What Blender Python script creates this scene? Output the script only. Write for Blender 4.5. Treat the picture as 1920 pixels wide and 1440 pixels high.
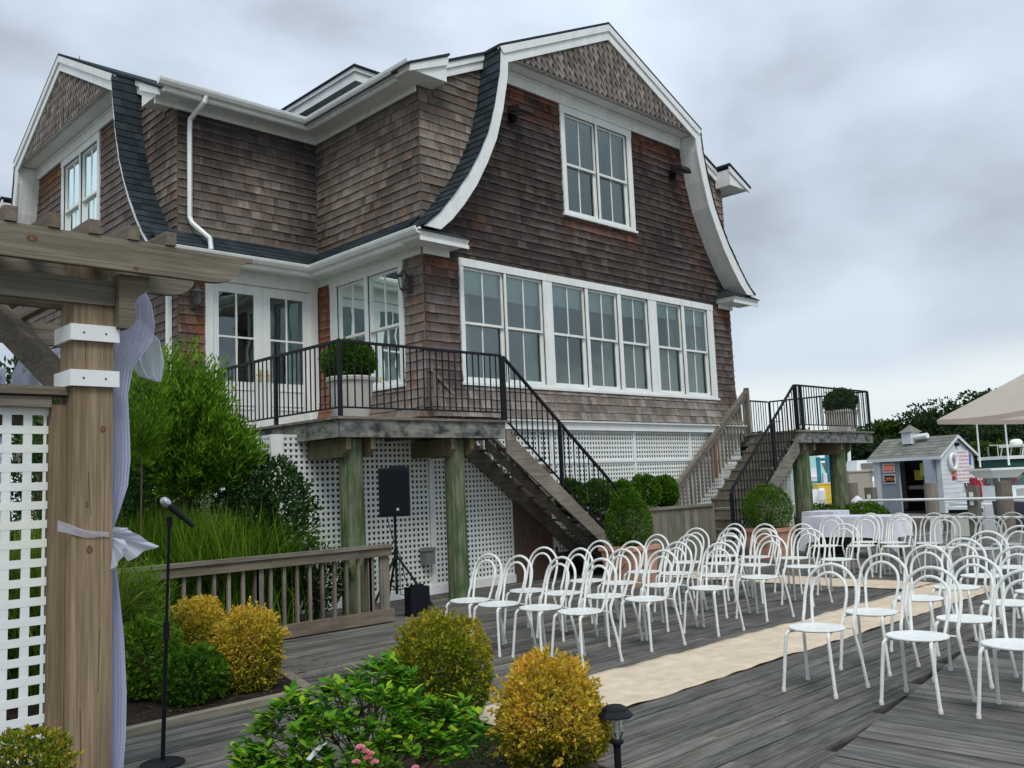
import bpy, math, random
import numpy as np
from mathutils import Matrix, Vector
random.seed(7); rng = np.random.default_rng(7)
for o in list(bpy.data.objects): bpy.data.objects.remove(o)
scene = bpy.context.scene
col = scene.collection
# ------------------------------------------------------------------ camera
F = 1705.42; YAW, PIT, ROL = .77502778, .1099475, -.04224054; H = 1.6
def cam_axes():
    cy, sy = math.cos(YAW), math.sin(YAW)
    f = np.array([sy*math.cos(PIT), cy*math.cos(PIT), math.sin(PIT)])
    r0 = np.array([cy, -sy, 0.0]); u0 = np.cross(r0, f)
    r = math.cos(ROL)*r0+math.sin(ROL)*u0; u = -math.sin(ROL)*r0+math.cos(ROL)*u0
    return r, u, f
CR, CU, CF = cam_axes()
CO = np.array([0.0, 0.0, H])
cd = bpy.data.cameras.new('camera'); cam = bpy.data.objects.new('camera', cd); col.objects.link(cam)
cd.sensor_fit = 'HORIZONTAL'; cd.sensor_width = 36; cd.lens = 36*F/1920
cd.clip_start = .05; cd.clip_end = 3000
cam.matrix_world = Matrix(((CR[0], CU[0], -CF[0], CO[0]), (CR[1], CU[1], -CF[1], CO[1]), (CR[2], CU[2], -CF[2], CO[2]), (0, 0, 0, 1)))
scene.camera = cam
def ray(x, y): return CR*((x-960)/F)-CU*((y-720)/F)+CF
def G(x, y, z=0.0): d = ray(x, y); return CO+d*((z-H)/d[2])
def PY(x, y, D): d = ray(x, y); return CO+d*(D/d[1])
def PX(x, y, D): d = ray(x, y); return CO+d*(D/d[0])
def PD(x, y, depth): return CO+ray(x, y)*depth
# ------------------------------------------------------------------ world, sun, exposure
SUN_EL, SUN_AZ = math.radians(52), math.radians(215)   # azimuth measured from +Y clockwise
w = bpy.data.worlds.new('World'); scene.world = w; w.use_nodes = True
nt = w.node_tree; nt.nodes.clear(); N = nt.nodes.new; LK = nt.links.new
out = N('ShaderNodeOutputWorld'); bg = N('ShaderNodeBackground'); LK(bg.outputs[0], out.inputs[0])
sky = N('ShaderNodeTexSky'); sky.sky_type = 'NISHITA'; sky.sun_disc = False
sky.sun_elevation = SUN_EL; sky.sun_rotation = SUN_AZ
skys = N('ShaderNodeVectorMath'); skys.operation = 'SCALE'; skys.inputs['Scale'].default_value = .1; LK(sky.outputs[0], skys.inputs[0])
tc = N('ShaderNodeTexCoord'); sep = N('ShaderNodeSeparateXYZ'); LK(tc.outputs['Generated'], sep.inputs[0])
def wm(op, a, b=None, clamp=False):
    n = N('ShaderNodeMath'); n.operation = op; n.use_clamp = clamp
    for i, v in enumerate((a, b)):
        if v is None: continue
        if isinstance(v, (int, float)): n.inputs[i].default_value = v
        else: LK(v, n.inputs[i])
    return n.outputs[0]
zc = wm('MAXIMUM', sep.outputs[2], 0.0)
mp = N('ShaderNodeMapping'); LK(tc.outputs['Generated'], mp.inputs[0]); mp.inputs['Location'].default_value = (3.3, 7.1, 2); mp.inputs['Scale'].default_value = (1.6, 1.6, 2.9)
nz = N('ShaderNodeTexNoise'); LK(mp.outputs[0], nz.inputs['Vector']); nz.inputs['Scale'].default_value = 1.9; nz.inputs['Detail'].default_value = 7; nz.inputs['Roughness'].default_value = .45; nz.inputs['Distortion'].default_value = .12
band = wm('MULTIPLY', wm('SUBTRACT', 1.0, wm('MULTIPLY', wm('ABSOLUTE', wm('SUBTRACT', zc, .205)), 9.5), True), .085)   # heavier cloud base low over the water
rp = N('ShaderNodeValToRGB'); LK(wm('SUBTRACT', nz.outputs['Fac'], band), rp.inputs[0])
e = rp.color_ramp.elements; e[0].position = .30; e[0].color = (.25, .28, .32, 1); e[1].position = .64; e[1].color = (.575, .655, .745, 1)
m_ = rp.color_ramp.elements.new(.47); m_.color = (.43, .49, .565, 1)
hz = N('ShaderNodeMapRange'); hz.interpolation_type = 'SMOOTHSTEP'; LK(wm('ADD', zc, wm('MULTIPLY', wm('SUBTRACT', nz.outputs['Fac'], .5), .16)), hz.inputs[0])
hz.inputs[1].default_value = .085; hz.inputs[2].default_value = .15; hz.inputs[3].default_value = .9; hz.inputs[4].default_value = 0; hz = hz.outputs[0]
mx = N('ShaderNodeMix'); mx.data_type = 'RGBA'; LK(hz, mx.inputs[0]); LK(rp.outputs[0], mx.inputs[6]); mx.inputs[7].default_value = (.76, .82, .83, 1)
mx2 = N('ShaderNodeMix'); mx2.data_type = 'RGBA'; mx2.inputs[0].default_value = .94; LK(skys.outputs[0], mx2.inputs[6]); LK(mx.outputs[2], mx2.inputs[7])
cie = N('ShaderNodeVectorMath'); cie.operation = 'SCALE'; LK(mx2.outputs[2], cie.inputs[0]); LK(wm('ADD', .88, wm('MULTIPLY', zc, .75)), cie.inputs['Scale'])
LK(cie.outputs[0], bg.inputs[0]); bg.inputs[1].default_value = 1.0
sd = bpy.data.lights.new('sun', 'SUN'); sd.energy = 1.5; sd.angle = math.radians(22); sd.color = (1, .97, .92)
sun = bpy.data.objects.new('sun', sd); col.objects.link(sun); sun.location = (0, -20, 40)
sdir = Vector((math.sin(SUN_AZ)*math.cos(SUN_EL), math.cos(SUN_AZ)*math.cos(SUN_EL), math.sin(SUN_EL)))
sun.rotation_euler = sdir.to_track_quat('Z', 'Y').to_euler()
scene.view_settings.view_transform = 'Standard'; scene.view_settings.look = 'None'
scene.view_settings.exposure = 0.30; scene.view_settings.gamma = 1
# ------------------------------------------------------------------ materials
def mat(name, color=(.5, .5, .5), rough=.6, metal=0.0, attr=False, noise=None, bump=0.0, spec=.5, ramp=None, trans=0.0):
    """noise=(scale xyz, strength, detail): value noise in world (or object) space times the base colour"""
    m = bpy.data.materials.new(name); m.use_nodes = True; t = m.node_tree; b = t.nodes['Principled BSDF']
    b.inputs['Roughness'].default_value = rough; b.inputs['Metallic'].default_value = metal
    b.inputs['Specular IOR Level'].default_value = spec
    n = t.nodes.new; l = t.links.new
    cur = n('ShaderNodeRGB'); cur.outputs[0].default_value = (*color, 1); cur = cur.outputs[0]
    if attr:
        a = n('ShaderNodeAttribute'); a.attribute_name = 'col'
        k = n('ShaderNodeMix'); k.data_type = 'RGBA'; k.blend_type = 'MULTIPLY'; k.inputs[0].default_value = 1
        l(cur, k.inputs[6]); l(a.outputs['Color'], k.inputs[7]); cur = k.outputs[2]
    for i, q in enumerate(noise or []):
        sc, st, det, space = q[:4]
        if space == 'world': src = n('ShaderNodeNewGeometry').outputs['Position']
        else: src = n('ShaderNodeTexCoord').outputs['Object']
        mpn = n('ShaderNodeMapping'); mpn.inputs['Scale'].default_value = sc; l(src, mpn.inputs[0])
        if attr:   # shift the pattern from piece to piece
            ad = n('ShaderNodeVectorMath'); ad.operation = 'MULTIPLY_ADD'; l(a.outputs['Color'], ad.inputs[0]); ad.inputs[1].default_value = (37, 53, 29); l(mpn.outputs[0], ad.inputs[2]); vec = ad.outputs[0]
        else: vec = mpn.outputs[0]
        z = n('ShaderNodeTexNoise'); z.inputs['Scale'].default_value = 1; z.inputs['Detail'].default_value = det; z.inputs['Roughness'].default_value = .6; l(vec, z.inputs['Vector'])
        mr = n('ShaderNodeMapRange'); mr.inputs[1].default_value = .28; mr.inputs[2].default_value = .72; mr.inputs[3].default_value = 1-st; mr.inputs[4].default_value = 1+st; l(z.outputs['Fac'], mr.inputs[0])
        if len(q) > 4:    # tint towards a second colour (stains, algae)
            mr.inputs[1].default_value = .43; mr.inputs[2].default_value = .61; mr.inputs[3].default_value = 0; mr.inputs[4].default_value = st
            k = n('ShaderNodeMix'); k.data_type = 'RGBA'; l(mr.outputs[0], k.inputs[0]); l(cur, k.inputs[6]); k.inputs[7].default_value = (*q[4], 1); cur = k.outputs[2]
        else:
            k = n('ShaderNodeVectorMath'); k.operation = 'SCALE'; l(cur, k.inputs[0]); l(mr.outputs[0], k.inputs['Scale']); cur = k.outputs[0]
        if bump and i == 0:
            bp = n('ShaderNodeBump'); bp.inputs['Strength'].default_value = bump; bp.inputs['Distance'].default_value = .01; l(z.outputs['Fac'], bp.inputs['Height']); l(bp.outputs[0], b.inputs['Normal'])
    l(cur, b.inputs['Base Color'])
    if trans:
        tr = n('ShaderNodeBsdfTranslucent'); l(cur, tr.inputs[0]); ms = n('ShaderNodeMixShader'); ms.inputs[0].default_value = trans
        o_ = t.nodes['Material Output']; l(b.outputs[0], ms.inputs[1]); l(tr.outputs[0], ms.inputs[2]); l(ms.outputs[0], o_.inputs[0])
    return m
Wd = 'world'
M = {}
M['shingle'] = mat('cedar_shingle', (1, 1, 1), .85, attr=True, noise=[((60, 60, 5), .34, 3, Wd), ((4, 4, 2.5), .22, 3, Wd)], bump=.35, spec=.15)
def add_bleach(m):      # sun-bleached streaks running up from the butt of each shingle
    t = m.node_tree; n = t.nodes.new; l = t.links.new; b_ = t.nodes['Principled BSDF']; src = b_.inputs['Base Color'].links[0].from_socket
    at = n('ShaderNodeAttribute'); at.attribute_name = 'butt'; ps = n('ShaderNodeNewGeometry'); mp_ = n('ShaderNodeMapping'); mp_.inputs['Scale'].default_value = (21, 21, 1.0); l(ps.outputs['Position'], mp_.inputs[0])
    z = n('ShaderNodeTexNoise'); z.inputs['Scale'].default_value = 1; z.inputs['Detail'].default_value = 3; l(mp_.outputs[0], z.inputs['Vector'])
    z2 = n('ShaderNodeTexNoise'); z2.inputs['Scale'].default_value = 1.5; l(ps.outputs['Position'], z2.inputs['Vector'])
    def mth(op, a, c):
        q = n('ShaderNodeMath'); q.operation = op; q.use_clamp = op == 'MULTIPLY'
        for i, v in enumerate((a, c)):
            if isinstance(v, (int, float)): q.inputs[i].default_value = v
            else: l(v, q.inputs[i])
        return q.outputs[0]
    fac = mth('SUBTRACT', mth('ADD', mth('ADD', at.outputs['Fac'], mth('MULTIPLY', z.outputs['Fac'], 2.4)), mth('MULTIPLY', z2.outputs['Fac'], 1.2)), 2.2)
    fac = mth('MULTIPLY', mth('MAXIMUM', fac, 0.0), .95)
    k = n('ShaderNodeMix'); k.data_type = 'RGBA'; l(fac, k.inputs[0]); l(src, k.inputs[6])
    sc = n('ShaderNodeVectorMath'); sc.operation = 'MULTIPLY_ADD'; l(src, sc.inputs[0]); sc.inputs[1].default_value = (1.3, 1.36, 1.42); sc.inputs[2].default_value = (.105, .099, .092); l(sc.outputs[0], k.inputs[7]); l(k.outputs[2], b_.inputs['Base Color'])
add_bleach(M['shingle'])
M['asphalt'] = mat('asphalt_shingle', (.030, .040, .047), .95, attr=True, noise=[((90, 90, 90), .3, 2, Wd), ((3, 3, 3), .25, 2, Wd)], bump=.3, spec=.1)
M['trim'] = mat('white_trim', (.80, .82, .80), .5, noise=[((3, 3, 3), .05, 3, Wd), ((14, 14, 1.5), .05, 3, Wd), ((2.6, 2.6, .9), .22, 5, Wd, (.56, .59, .54)), ((30, 30, 3), .12, 3, Wd, (.50, .51, .46))])
M['vinyl'] = mat('white_vinyl', (.78, .82, .82), .55, noise=[((6, 6, 6), .05, 3, Wd), ((1.6, 1.6, 1.2), .16, 3, Wd, (.50, .56, .44)), ((1.1, 1.1, 1.6), .28, 5, Wd, (.80, .76, .50))])
M['deckx'] = mat('deck_plank_wood', (1, 1, 1), .75, attr=True, noise=[((1.4, 46, 46), .62, 6, Wd), ((1.3, 2.0, 2), .42, 4, Wd), ((.8, 9, 9), .6, 5, Wd, (.035, .042, .04)), ((3, 22, 8), .30, 5, Wd, (.20, .205, .195)), ((5, 150, 20), .3, 2, Wd)], bump=.5, spec=.3)
M['decky'] = mat('deck_plank_wood_cross', (1, 1, 1), .75, attr=True, noise=[((46, 1.4, 46), .62, 6, Wd), ((2.0, 1.3, 2), .42, 4, Wd), ((9, .8, 9), .55, 5, Wd, (.035, .042, .04)), ((22, 3, 8), .30, 5, Wd, (.20, .205, .195)), ((150, 5, 20), .3, 2, Wd)], bump=.5, spec=.3)
M['wood'] = mat('grey_timber', (.175, .155, .125), .8, attr=True, noise=[((30, 30, 3.0), .32, 4, Wd), ((2, 2, 2), .25, 3, Wd)], bump=.3, spec=.2)
M['woodx'] = mat('grey_timber_long', (.175, .155, .125), .8, attr=True, noise=[((2.0, 30, 30), .36, 4, Wd), ((2, 2, 2), .25, 3, Wd)], bump=.3, spec=.2)
M['fascia'] = mat('mossy_fascia', (.15, .15, .13), .8, attr=True, noise=[((3.0, 3, 26), .5, 5, Wd), ((3.0, 3.0, 5), 1.0, 5, Wd, (.025, .035, .035)), ((4.2, 4.2, 7), .8, 4, Wd, (.27, .265, .23))], bump=.3, spec=.2)
M['pergx'] = mat('pergola_beam', (.205, .178, .138), .75, attr=True, noise=[((2.0, 80, 100), .45, 6, Wd), ((2.0, 9, 12), .26, 4, Wd), ((1.5, 20, 34), .5, 5, Wd, (.10, .085, .065))], bump=.3, spec=.2)
M['pergz'] = mat('pergola_post', (.275, .205, .13), .75, attr=True, noise=[((90, 90, 2.2), .42, 6, Wd), ((11, 11, .8), .30, 4, Wd), ((26, 26, 1.6), .5, 5, Wd, (.15, .105, .065))], bump=.3, spec=.2)
M['pergy'] = mat('pergola_rafter', (.20, .165, .125), .8, attr=True, noise=[((30, 2, 30), .3, 4, Wd)], bump=.3, spec=.2)
M['piling'] = mat('treated_piling', (.12, .135, .075), .85, attr=True, noise=[((26, 26, 1.8), .60, 6, Wd), ((5, 5, 1.6), .85, 5, Wd, (.055, .125, .045)), ((9, 9, 3), .6, 5, Wd, (.24, .25, .17)), ((30, 30, .8), .55, 4, Wd, (.03, .04, .02))], bump=.6, spec=.2)
M['iron'] = mat('black_iron', (.010, .012, .017), .55, spec=.2)
M['steel'] = mat('chair_white_paint', (.80, .83, .81), .38, noise=[((9, 9, 9), .05, 3, 'obj'), ((26, 26, 12), .32, 4, 'obj', (.60, .58, .47)), ((140, 140, 60), .25, 2, 'obj', (.45, .42, .34))])
M['runner'] = mat('burlap_runner', (.60, .50, .375), .95, noise=[((3, 3, 3), .10, 4, Wd), ((120, 120, 120), .16, 2, Wd), ((9, 9, 9), .14, 5, Wd), ((2.2, 6, 2), .35, 5, Wd, (.50, .39, .29))], bump=.5, spec=.1)
M['soil'] = mat('dark_mulch', (.035, .024, .018), .95, noise=[((30, 30, 30), .6, 5, Wd), ((8, 8, 8), .4, 4, Wd)], bump=1.0, spec=.1)
M['chip'] = mat('mulch_chip', (.075, .045, .03), .9, attr=True)
M['grassg'] = mat('lawn', (.05, .10, .02), .9, noise=[((8, 8, 8), .4, 5, Wd)], bump=.5)
M['terracotta'] = mat('terracotta', (.46, .235, .15), .8, noise=[((5, 5, 5), .18, 4, Wd), ((2, 2, 2), .3, 4, Wd, (.50, .36, .27))], bump=.15)
M['pot'] = mat('stone_pot', (.60, .57, .52), .7, noise=[((5, 5, 2), .1, 4, Wd)])
M['leaf'] = mat('leaf', (1, 1, 1), .6, attr=True, spec=.12, trans=.35)
M['leafmat'] = mat('leaf_matte', (1, 1, 1), .7, attr=True, spec=.12, trans=.25)
M['bark'] = mat('bark', (.09, .06, .04), .9, noise=[((12, 12, 4), .35, 4, 'obj')], bump=.4)
M['black'] = mat('black_plastic', (.007, .008, .012), .55, spec=.2)
M['grille'] = mat('speaker_grille', (.005, .007, .011), .8, spec=.15, noise=[((300, 300, 300), .4, 1, Wd)])
M['grey'] = mat('grey_plastic', (.17, .18, .17), .5)
M['silver'] = mat('metal_mesh', (.5, .52, .55), .35, metal=.9)
M['brass'] = mat('brass', (.75, .52, .18), .35, metal=1)
M['zinc'] = mat('weathered_lamp_metal', (.085, .075, .068), .65, metal=.2, spec=.3)
M['fl'] = mat('bronze_housing', (.022, .018, .017), .7, spec=.2)
M['white'] = mat('white_gelcoat', (.80, .82, .82), .3, noise=[((2, 2, 2), .05, 3, Wd)])
M['offwhite'] = mat('offwhite_plastic', (.66, .66, .60), .5)
M['tan'] = mat('tan_box', (.42, .39, .33), .7, noise=[((2, 2, 2), .06, 3, Wd)])
M['yellow'] = mat('yellow_plastic', (.78, .56, .07), .5, noise=[((3, 3, 3), .1, 3, Wd)])
M['teal'] = mat('teal_paint', (.01, .20, .28), .45, noise=[((3, 3, 3), .15, 3, Wd)])
M['navy'] = mat('navy_gelcoat', (.012, .018, .05), .2)
M['green'] = mat('green_canvas', (.012, .07, .05), .8)
M['red'] = mat('red_cover', (.36, .012, .025), .6, noise=[((5, 5, 5), .2, 3, Wd)])
M['orange'] = mat('orange_sign', (.85, .13, .03), .5)
M['oletter'] = mat('orange_letter', (.90, .30, .06), .5)
M['rletter'] = mat('red_letter', (.55, .10, .12), .6)
M['signw'] = mat('sign_white', (.75, .74, .76), .6)
M['dletter'] = mat('dark_letter', (.10, .11, .14), .6)
M['bluep'] = mat('blue_plastic', (.02, .12, .50), .5)
M['ygreen'] = mat('green_notice', (.25, .36, .04), .7)
M['mustard'] = mat('yellow_notice', (.62, .48, .04), .7)
M['shedw'] = mat('shed_white_paint', (.64, .68, .71), .7, noise=[((2, 2, 3), .1, 4, Wd)])
M['shedb'] = mat('shed_blue_door', (.22, .26, .32), .6, noise=[((2, 2, 3), .08, 4, Wd)])
M['shedr'] = mat('shed_roof', (.20, .20, .175), .95, attr=True, noise=[((40, 40, 40), .2, 3, Wd)], spec=.1)
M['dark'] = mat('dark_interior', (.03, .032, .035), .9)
M['room'] = mat('room_wall', (.30, .36, .35), .9)
M['blind'] = mat('roller_blind', (.90, .97, .93), .9)
M['curtain'] = mat('curtain', (.70, .80, .74), .9, noise=[((60, 60, 1), .2, 2, Wd)], trans=.3)
M['cloth'] = mat('table_cloth', (.76, .77, .85), .85, noise=[((3, 3, 3), .04, 3, Wd)], trans=.2)
M['canvas'] = mat('tan_canvas', (.88, .77, .67), .9, noise=[((1.5, 1.5, 1.5), .04, 3, Wd)], trans=.5)
M['pink'] = mat('rose_petal', (.80, .36, .42), .6, attr=True, trans=.3)
M['water'] = mat('water', (.05, .07, .075), .08, noise=[((1.5, 1.5, 1.5), .2, 4, Wd)], bump=.25)
M['ground'] = mat('ground', (.09, .085, .07), .95, noise=[((2, 2, 2), .3, 4, Wd)])
M['hill'] = mat('far_bank', (.06, .075, .03), .95, noise=[((.2, .2, .2), .4, 5, Wd)])
M['plainw'] = mat('old_brown_door', (.10, .062, .045), .8, noise=[((20, 20, 2), .3, 3, Wd)])
def glass_mat(name, tint, ior, rough=.01):
    m = bpy.data.materials.new(name); m.use_nodes = True; t = m.node_tree; t.nodes.clear(); n = t.nodes.new; l = t.links.new
    o_ = n('ShaderNodeOutputMaterial'); ms = n('ShaderNodeMixShader'); fr = n('ShaderNodeFresnel'); fr.inputs[0].default_value = ior
    a = n('ShaderNodeBsdfTransparent'); a.inputs[0].default_value = (*tint, 1); g = n('ShaderNodeBsdfGlossy'); g.inputs['Roughness'].default_value = rough; g.inputs[0].default_value = (.86, 1, .97, 1)
    z = n('ShaderNodeTexNoise'); z.inputs['Scale'].default_value = 1.3; bp = n('ShaderNodeBump'); bp.inputs['Strength'].default_value = .03; bp.inputs['Distance'].default_value = .3
    ps = n('ShaderNodeNewGeometry'); l(ps.outputs['Position'], z.inputs['Vector']); l(z.outputs['Fac'], bp.inputs['Height']); l(bp.outputs[0], g.inputs['Normal'])
    l(fr.outputs[0], ms.inputs[0]); l(a.outputs[0], ms.inputs[1]); l(g.outputs[0], ms.inputs[2]); l(ms.outputs[0], o_.inputs[0]); return m
M['glass'] = glass_mat('window_glass', (.84, .94, .92), 2.45)
M['lampglass'] = glass_mat('lamp_glass', (.86, .88, .86), 1.5, .05)
def tulle_mat():
    m = bpy.data.materials.new('tulle'); m.use_nodes = True; t = m.node_tree; t.nodes.clear(); n = t.nodes.new; l = t.links.new
    o_ = n('ShaderNodeOutputMaterial'); ms = n('ShaderNodeMixShader'); m2 = n('ShaderNodeMixShader')
    a = n('ShaderNodeBsdfTransparent'); d = n('ShaderNodeBsdfDiffuse'); d.inputs[0].default_value = (.80, .81, .94, 1); tr = n('ShaderNodeBsdfTranslucent'); tr.inputs[0].default_value = (.80, .81, .94, 1)
    m2.inputs[0].default_value = .4; l(d.outputs[0], m2.inputs[1]); l(tr.outputs[0], m2.inputs[2])
    lw = n('ShaderNodeLayerWeight'); lw.inputs[0].default_value = .5; mr = n('ShaderNodeMapRange'); mr.inputs[3].default_value = .48; mr.inputs[4].default_value = .95; l(lw.outputs['Facing'], mr.inputs[0])
    l(mr.outputs[0], ms.inputs[0]); l(a.outputs[0], ms.inputs[1]); l(m2.outputs[0], ms.inputs[2]); l(ms.outputs[0], o_.inputs[0]); return m
M['tulle'] = tulle_mat()
# ------------------------------------------------------------------ mesh helpers
class MB:
    def __init__(s, T=None): s.v = []; s.f = []; s.c = []; s.T = T; s.hasc = False; s.butt = False
    def add(s, vs, fs, c=None):
        b = len(s.v)
        if s.T: vs = [s.T(*p) for p in vs]
        s.v += [tuple(p) for p in vs]; s.f += [tuple(i+b for i in f) for f in fs]
        s.c += [c or (1, 1, 1)]*len(fs); s.hasc = s.hasc or c is not None; return s
    def hexa(s, p, c=None): return s.add(p, [(0, 3, 2, 1), (4, 5, 6, 7), (0, 1, 5, 4), (1, 2, 6, 5), (2, 3, 7, 6), (3, 0, 4, 7)], c)
    def box(s, x0, x1, y0, y1, z0, z1, c=None):
        return s.hexa([(x0, y0, z0), (x1, y0, z0), (x1, y1, z0), (x0, y1, z0), (x0, y0, z1), (x1, y0, z1), (x1, y1, z1), (x0, y1, z1)], c)
    def prism(s, poly, ax, a, b, c=None):
        n = len(poly)
        def P(q, t): return (t, q[0], q[1]) if ax == 0 else (q[0], t, q[1]) if ax == 1 else (q[0], q[1], t)
        vs = [P(q, a) for q in poly]+[P(q, b) for q in poly]
        return s.add(vs, [tuple(range(n))[::-1], tuple(range(n, 2*n))]+[(i, (i+1) % n, n+(i+1) % n, n+i) for i in range(n)], c)
    def tube(s, path, r, n=8, c=None, caps=True):
        P = [np.array(p, float) for p in path]; vs = []; fs = []
        R = r if isinstance(r, (list, tuple)) else [r]*len(P)
        up = None
        for i, p in enumerate(P):
            d = P[min(i+1, len(P)-1)]-P[max(i-1, 0)]; d = d/(np.linalg.norm(d)+1e-9)
            if up is None: up = np.array([0, 0, 1.0]) if abs(d[2]) < .9 else np.array([1.0, 0, 0])
            a = np.cross(up, d); a /= np.linalg.norm(a)+1e-9; b = np.cross(d, a); up = b
            for k in range(n):
                t = 2*math.pi*k/n; vs.append(tuple(p+R[i]*(math.cos(t)*a+math.sin(t)*b)))
        for i in range(len(P)-1):
            for k in range(n): fs.append((i*n+k, i*n+(k+1) % n, (i+1)*n+(k+1) % n, (i+1)*n+k))
        if caps: fs += [tuple(range(n))[::-1], tuple(range((len(P)-1)*n, len(P)*n))]
        return s.add(vs, fs, c)
    def lathe(s, prof, n=20, o=(0, 0, 0), c=None, sx=1, sy=1, caps=True):
        vs = []; fs = []
        for r, z in prof:
            for k in range(n): t = 2*math.pi*k/n; vs.append((o[0]+r*sx*math.cos(t), o[1]+r*sy*math.sin(t), o[2]+z))
        m = len(prof)
        for i in range(m-1):
            for k in range(n): fs.append((i*n+k, i*n+(k+1) % n, (i+1)*n+(k+1) % n, (i+1)*n+k))
        if caps: fs += [tuple(range(n))[::-1], tuple(range((m-1)*n, m*n))]
        return s.add(vs, fs, c)
    def bar(s, p, q, w, h, c=None, up=(0, 0, 1)):
        p = np.array(p, float); q = np.array(q, float); d = (q-p)/np.linalg.norm(q-p)
        a = np.cross(np.array(up, float), d); a /= np.linalg.norm(a); b = np.cross(d, a); a = a*w/2; b = b*h/2
        return s.hexa([p-a-b, p+a-b, q+a-b, q-a-b, p-a+b, p+a+b, q+a+b, q-a+b], c)
    def grid(s, fn, nu, nv, c=None):
        vs = [fn(i/nu, j/nv) for j in range(nv+1) for i in range(nu+1)]
        fs = [(j*(nu+1)+i, j*(nu+1)+i+1, (j+1)*(nu+1)+i+1, (j+1)*(nu+1)+i) for j in range(nv) for i in range(nu)]
        return s.add(vs, fs, c)
    def mesh(s, name, smooth=False):
        me = bpy.data.meshes.new(name); me.from_pydata(s.v, [], s.f)
        if s.hasc or True:
            at = me.attributes.new('col', 'FLOAT_COLOR', 'FACE')
            at.data.foreach_set('color', np.c_[np.array(s.c, float).reshape(-1, 3), np.ones(len(s.c))].ravel())
        if smooth:
            me.polygons.foreach_set('use_smooth', [True]*len(me.polygons))
            me.update()
            try: me.set_sharp_from_angle(angle=math.radians(40))
            except Exception: pass
        if s.butt:
            at = me.attributes.new('butt', 'FLOAT', 'POINT'); at.data.foreach_set('value', [1., 1., 0., 0., 1., 1., 0., 0.]*(len(s.v)//8))
        me.update(); return me
    def build(s, name, m, parent=None, smooth=False, kind=None):
        return obj(name, s.mesh(name, smooth), m, parent, kind)
def obj(name, me, m, parent=None, kind=None):
    o = bpy.data.objects.new(name, me); col.objects.link(o)
    if m and not me.materials: me.materials.append(M[m] if isinstance(m, str) else m)
    if parent is not None:
        o.parent = parent
        q = parent; off = Vector((0, 0, 0))
        while q is not None: off += q.location; q = q.parent
        o.location = -off
    if kind: o['kind'] = kind
    return o
def tag(o, label, cat, group=None):
    o['label'] = label; o['category'] = cat
    if group: o['group'] = group
    return o
def thing(name, loc, label, cat, group=None):
    o = bpy.data.objects.new(name, None); col.objects.link(o); o.location = loc; o.empty_display_size = .2
    return tag(o, label, cat, group)
def obl(name, mb, m, parent, smooth=False, kind=None):   # child with mesh in the parent's local space
    me = mb if isinstance(mb, bpy.types.Mesh) else mb.mesh(name, smooth)
    o = bpy.data.objects.new(name, me); col.objects.link(o); o.parent = parent
    if not me.materials: me.materials.append(M[m])
    if kind: o['kind'] = kind
    return o
def copy_tree(o, parent=None):
    c = o.copy(); col.objects.link(c); c.parent = parent
    for ch in list(o.children): copy_tree(ch, c)
    return c
def arr_mesh(name, V, Fq, C=None):     # fast numpy mesh: V (n,3), Fq (m,k), C (m,3)
    me = bpy.data.meshes.new(name); V = np.asarray(V, np.float32); Fq = np.asarray(Fq, np.int32)
    me.vertices.add(len(V)); me.vertices.foreach_set('co', V.ravel())
    m, k = Fq.shape; me.loops.add(m*k); me.loops.foreach_set('vertex_index', Fq.ravel())
    me.polygons.add(m); me.polygons.foreach_set('loop_start', np.arange(0, m*k, k, dtype=np.int32))
    me.update(calc_edges=True)
    if C is not None:
        at = me.attributes.new('col', 'FLOAT_COLOR', 'FACE'); at.data.foreach_set('color', np.c_[C, np.ones(len(C))].astype(np.float32).ravel())
    return me
def unit(a): return a/(np.linalg.norm(a, axis=-1, keepdims=True)+1e-9)
def leaves(name, P, D, L, W, C, fold=.25):
    """folded leaf blades: P base points, D directions, L lengths, W widths, C colours"""
    n = len(P); D = unit(D); R = rng.normal(size=(n, 3)); S = unit(np.cross(D, R)); U = np.cross(S, D)
    L = np.broadcast_to(L, n)[:, None]; W = np.broadcast_to(W, n)[:, None]
    v0 = P; v1 = P+D*L*.5+S*W*.5+U*W*fold; v2 = P+D*L; v3 = P+D*L*.5-S*W*.5+U*W*fold
    V = np.stack([v0, v1, v2, v3], 1).reshape(-1, 3); b = np.arange(n)[:, None]*4
    Fq = np.concatenate([b+[[0, 1, 2]], b+[[0, 2, 3]]], 0)
    return arr_mesh(name, V, Fq, np.concatenate([C, C], 0))
def pal(cols, t, var=.18):
    cols = np.array(cols, float); t = np.clip(t, 0, .9999)*(len(cols)-1); i = t.astype(int); f = (t-i)[:, None]
    c = cols[i]*(1-f)+cols[np.minimum(i+1, len(cols)-1)]*f
    return np.clip(c*(1+var*rng.normal(size=(len(t), 1))), .004, 1)
def blobnoise(d, k=6, seed=0):
    r = np.random.default_rng(seed); s = np.zeros(len(d))
    for i in range(k): a = r.normal(size=3)*(1.5+i*.9); s += np.sin(d@a+r.uniform(0, 6.3))/(1+i*.45)
    return s/2.2
ORD = ['first', 'second', 'third', 'fourth', 'fifth', 'sixth', 'seventh', 'eighth']
# ================================================================== SETTING
def struct(name, mb, m, parent=None, smooth=False):
    o = mb.build(name, m, parent, smooth)
    if parent is None: o['kind'] = 'structure'
    return o
b = MB(); b.box(-120, 24.2, -60, 120, -1.6, -.16); struct('ground', b, 'ground')
b = MB(); b.add([(24.2, -1500, -.9), (1500, -1500, -.9), (1500, 1500, -.9), (24.2, 1500, -.9)], [(0, 1, 2, 3)]); struct('water', b, 'water')
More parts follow.
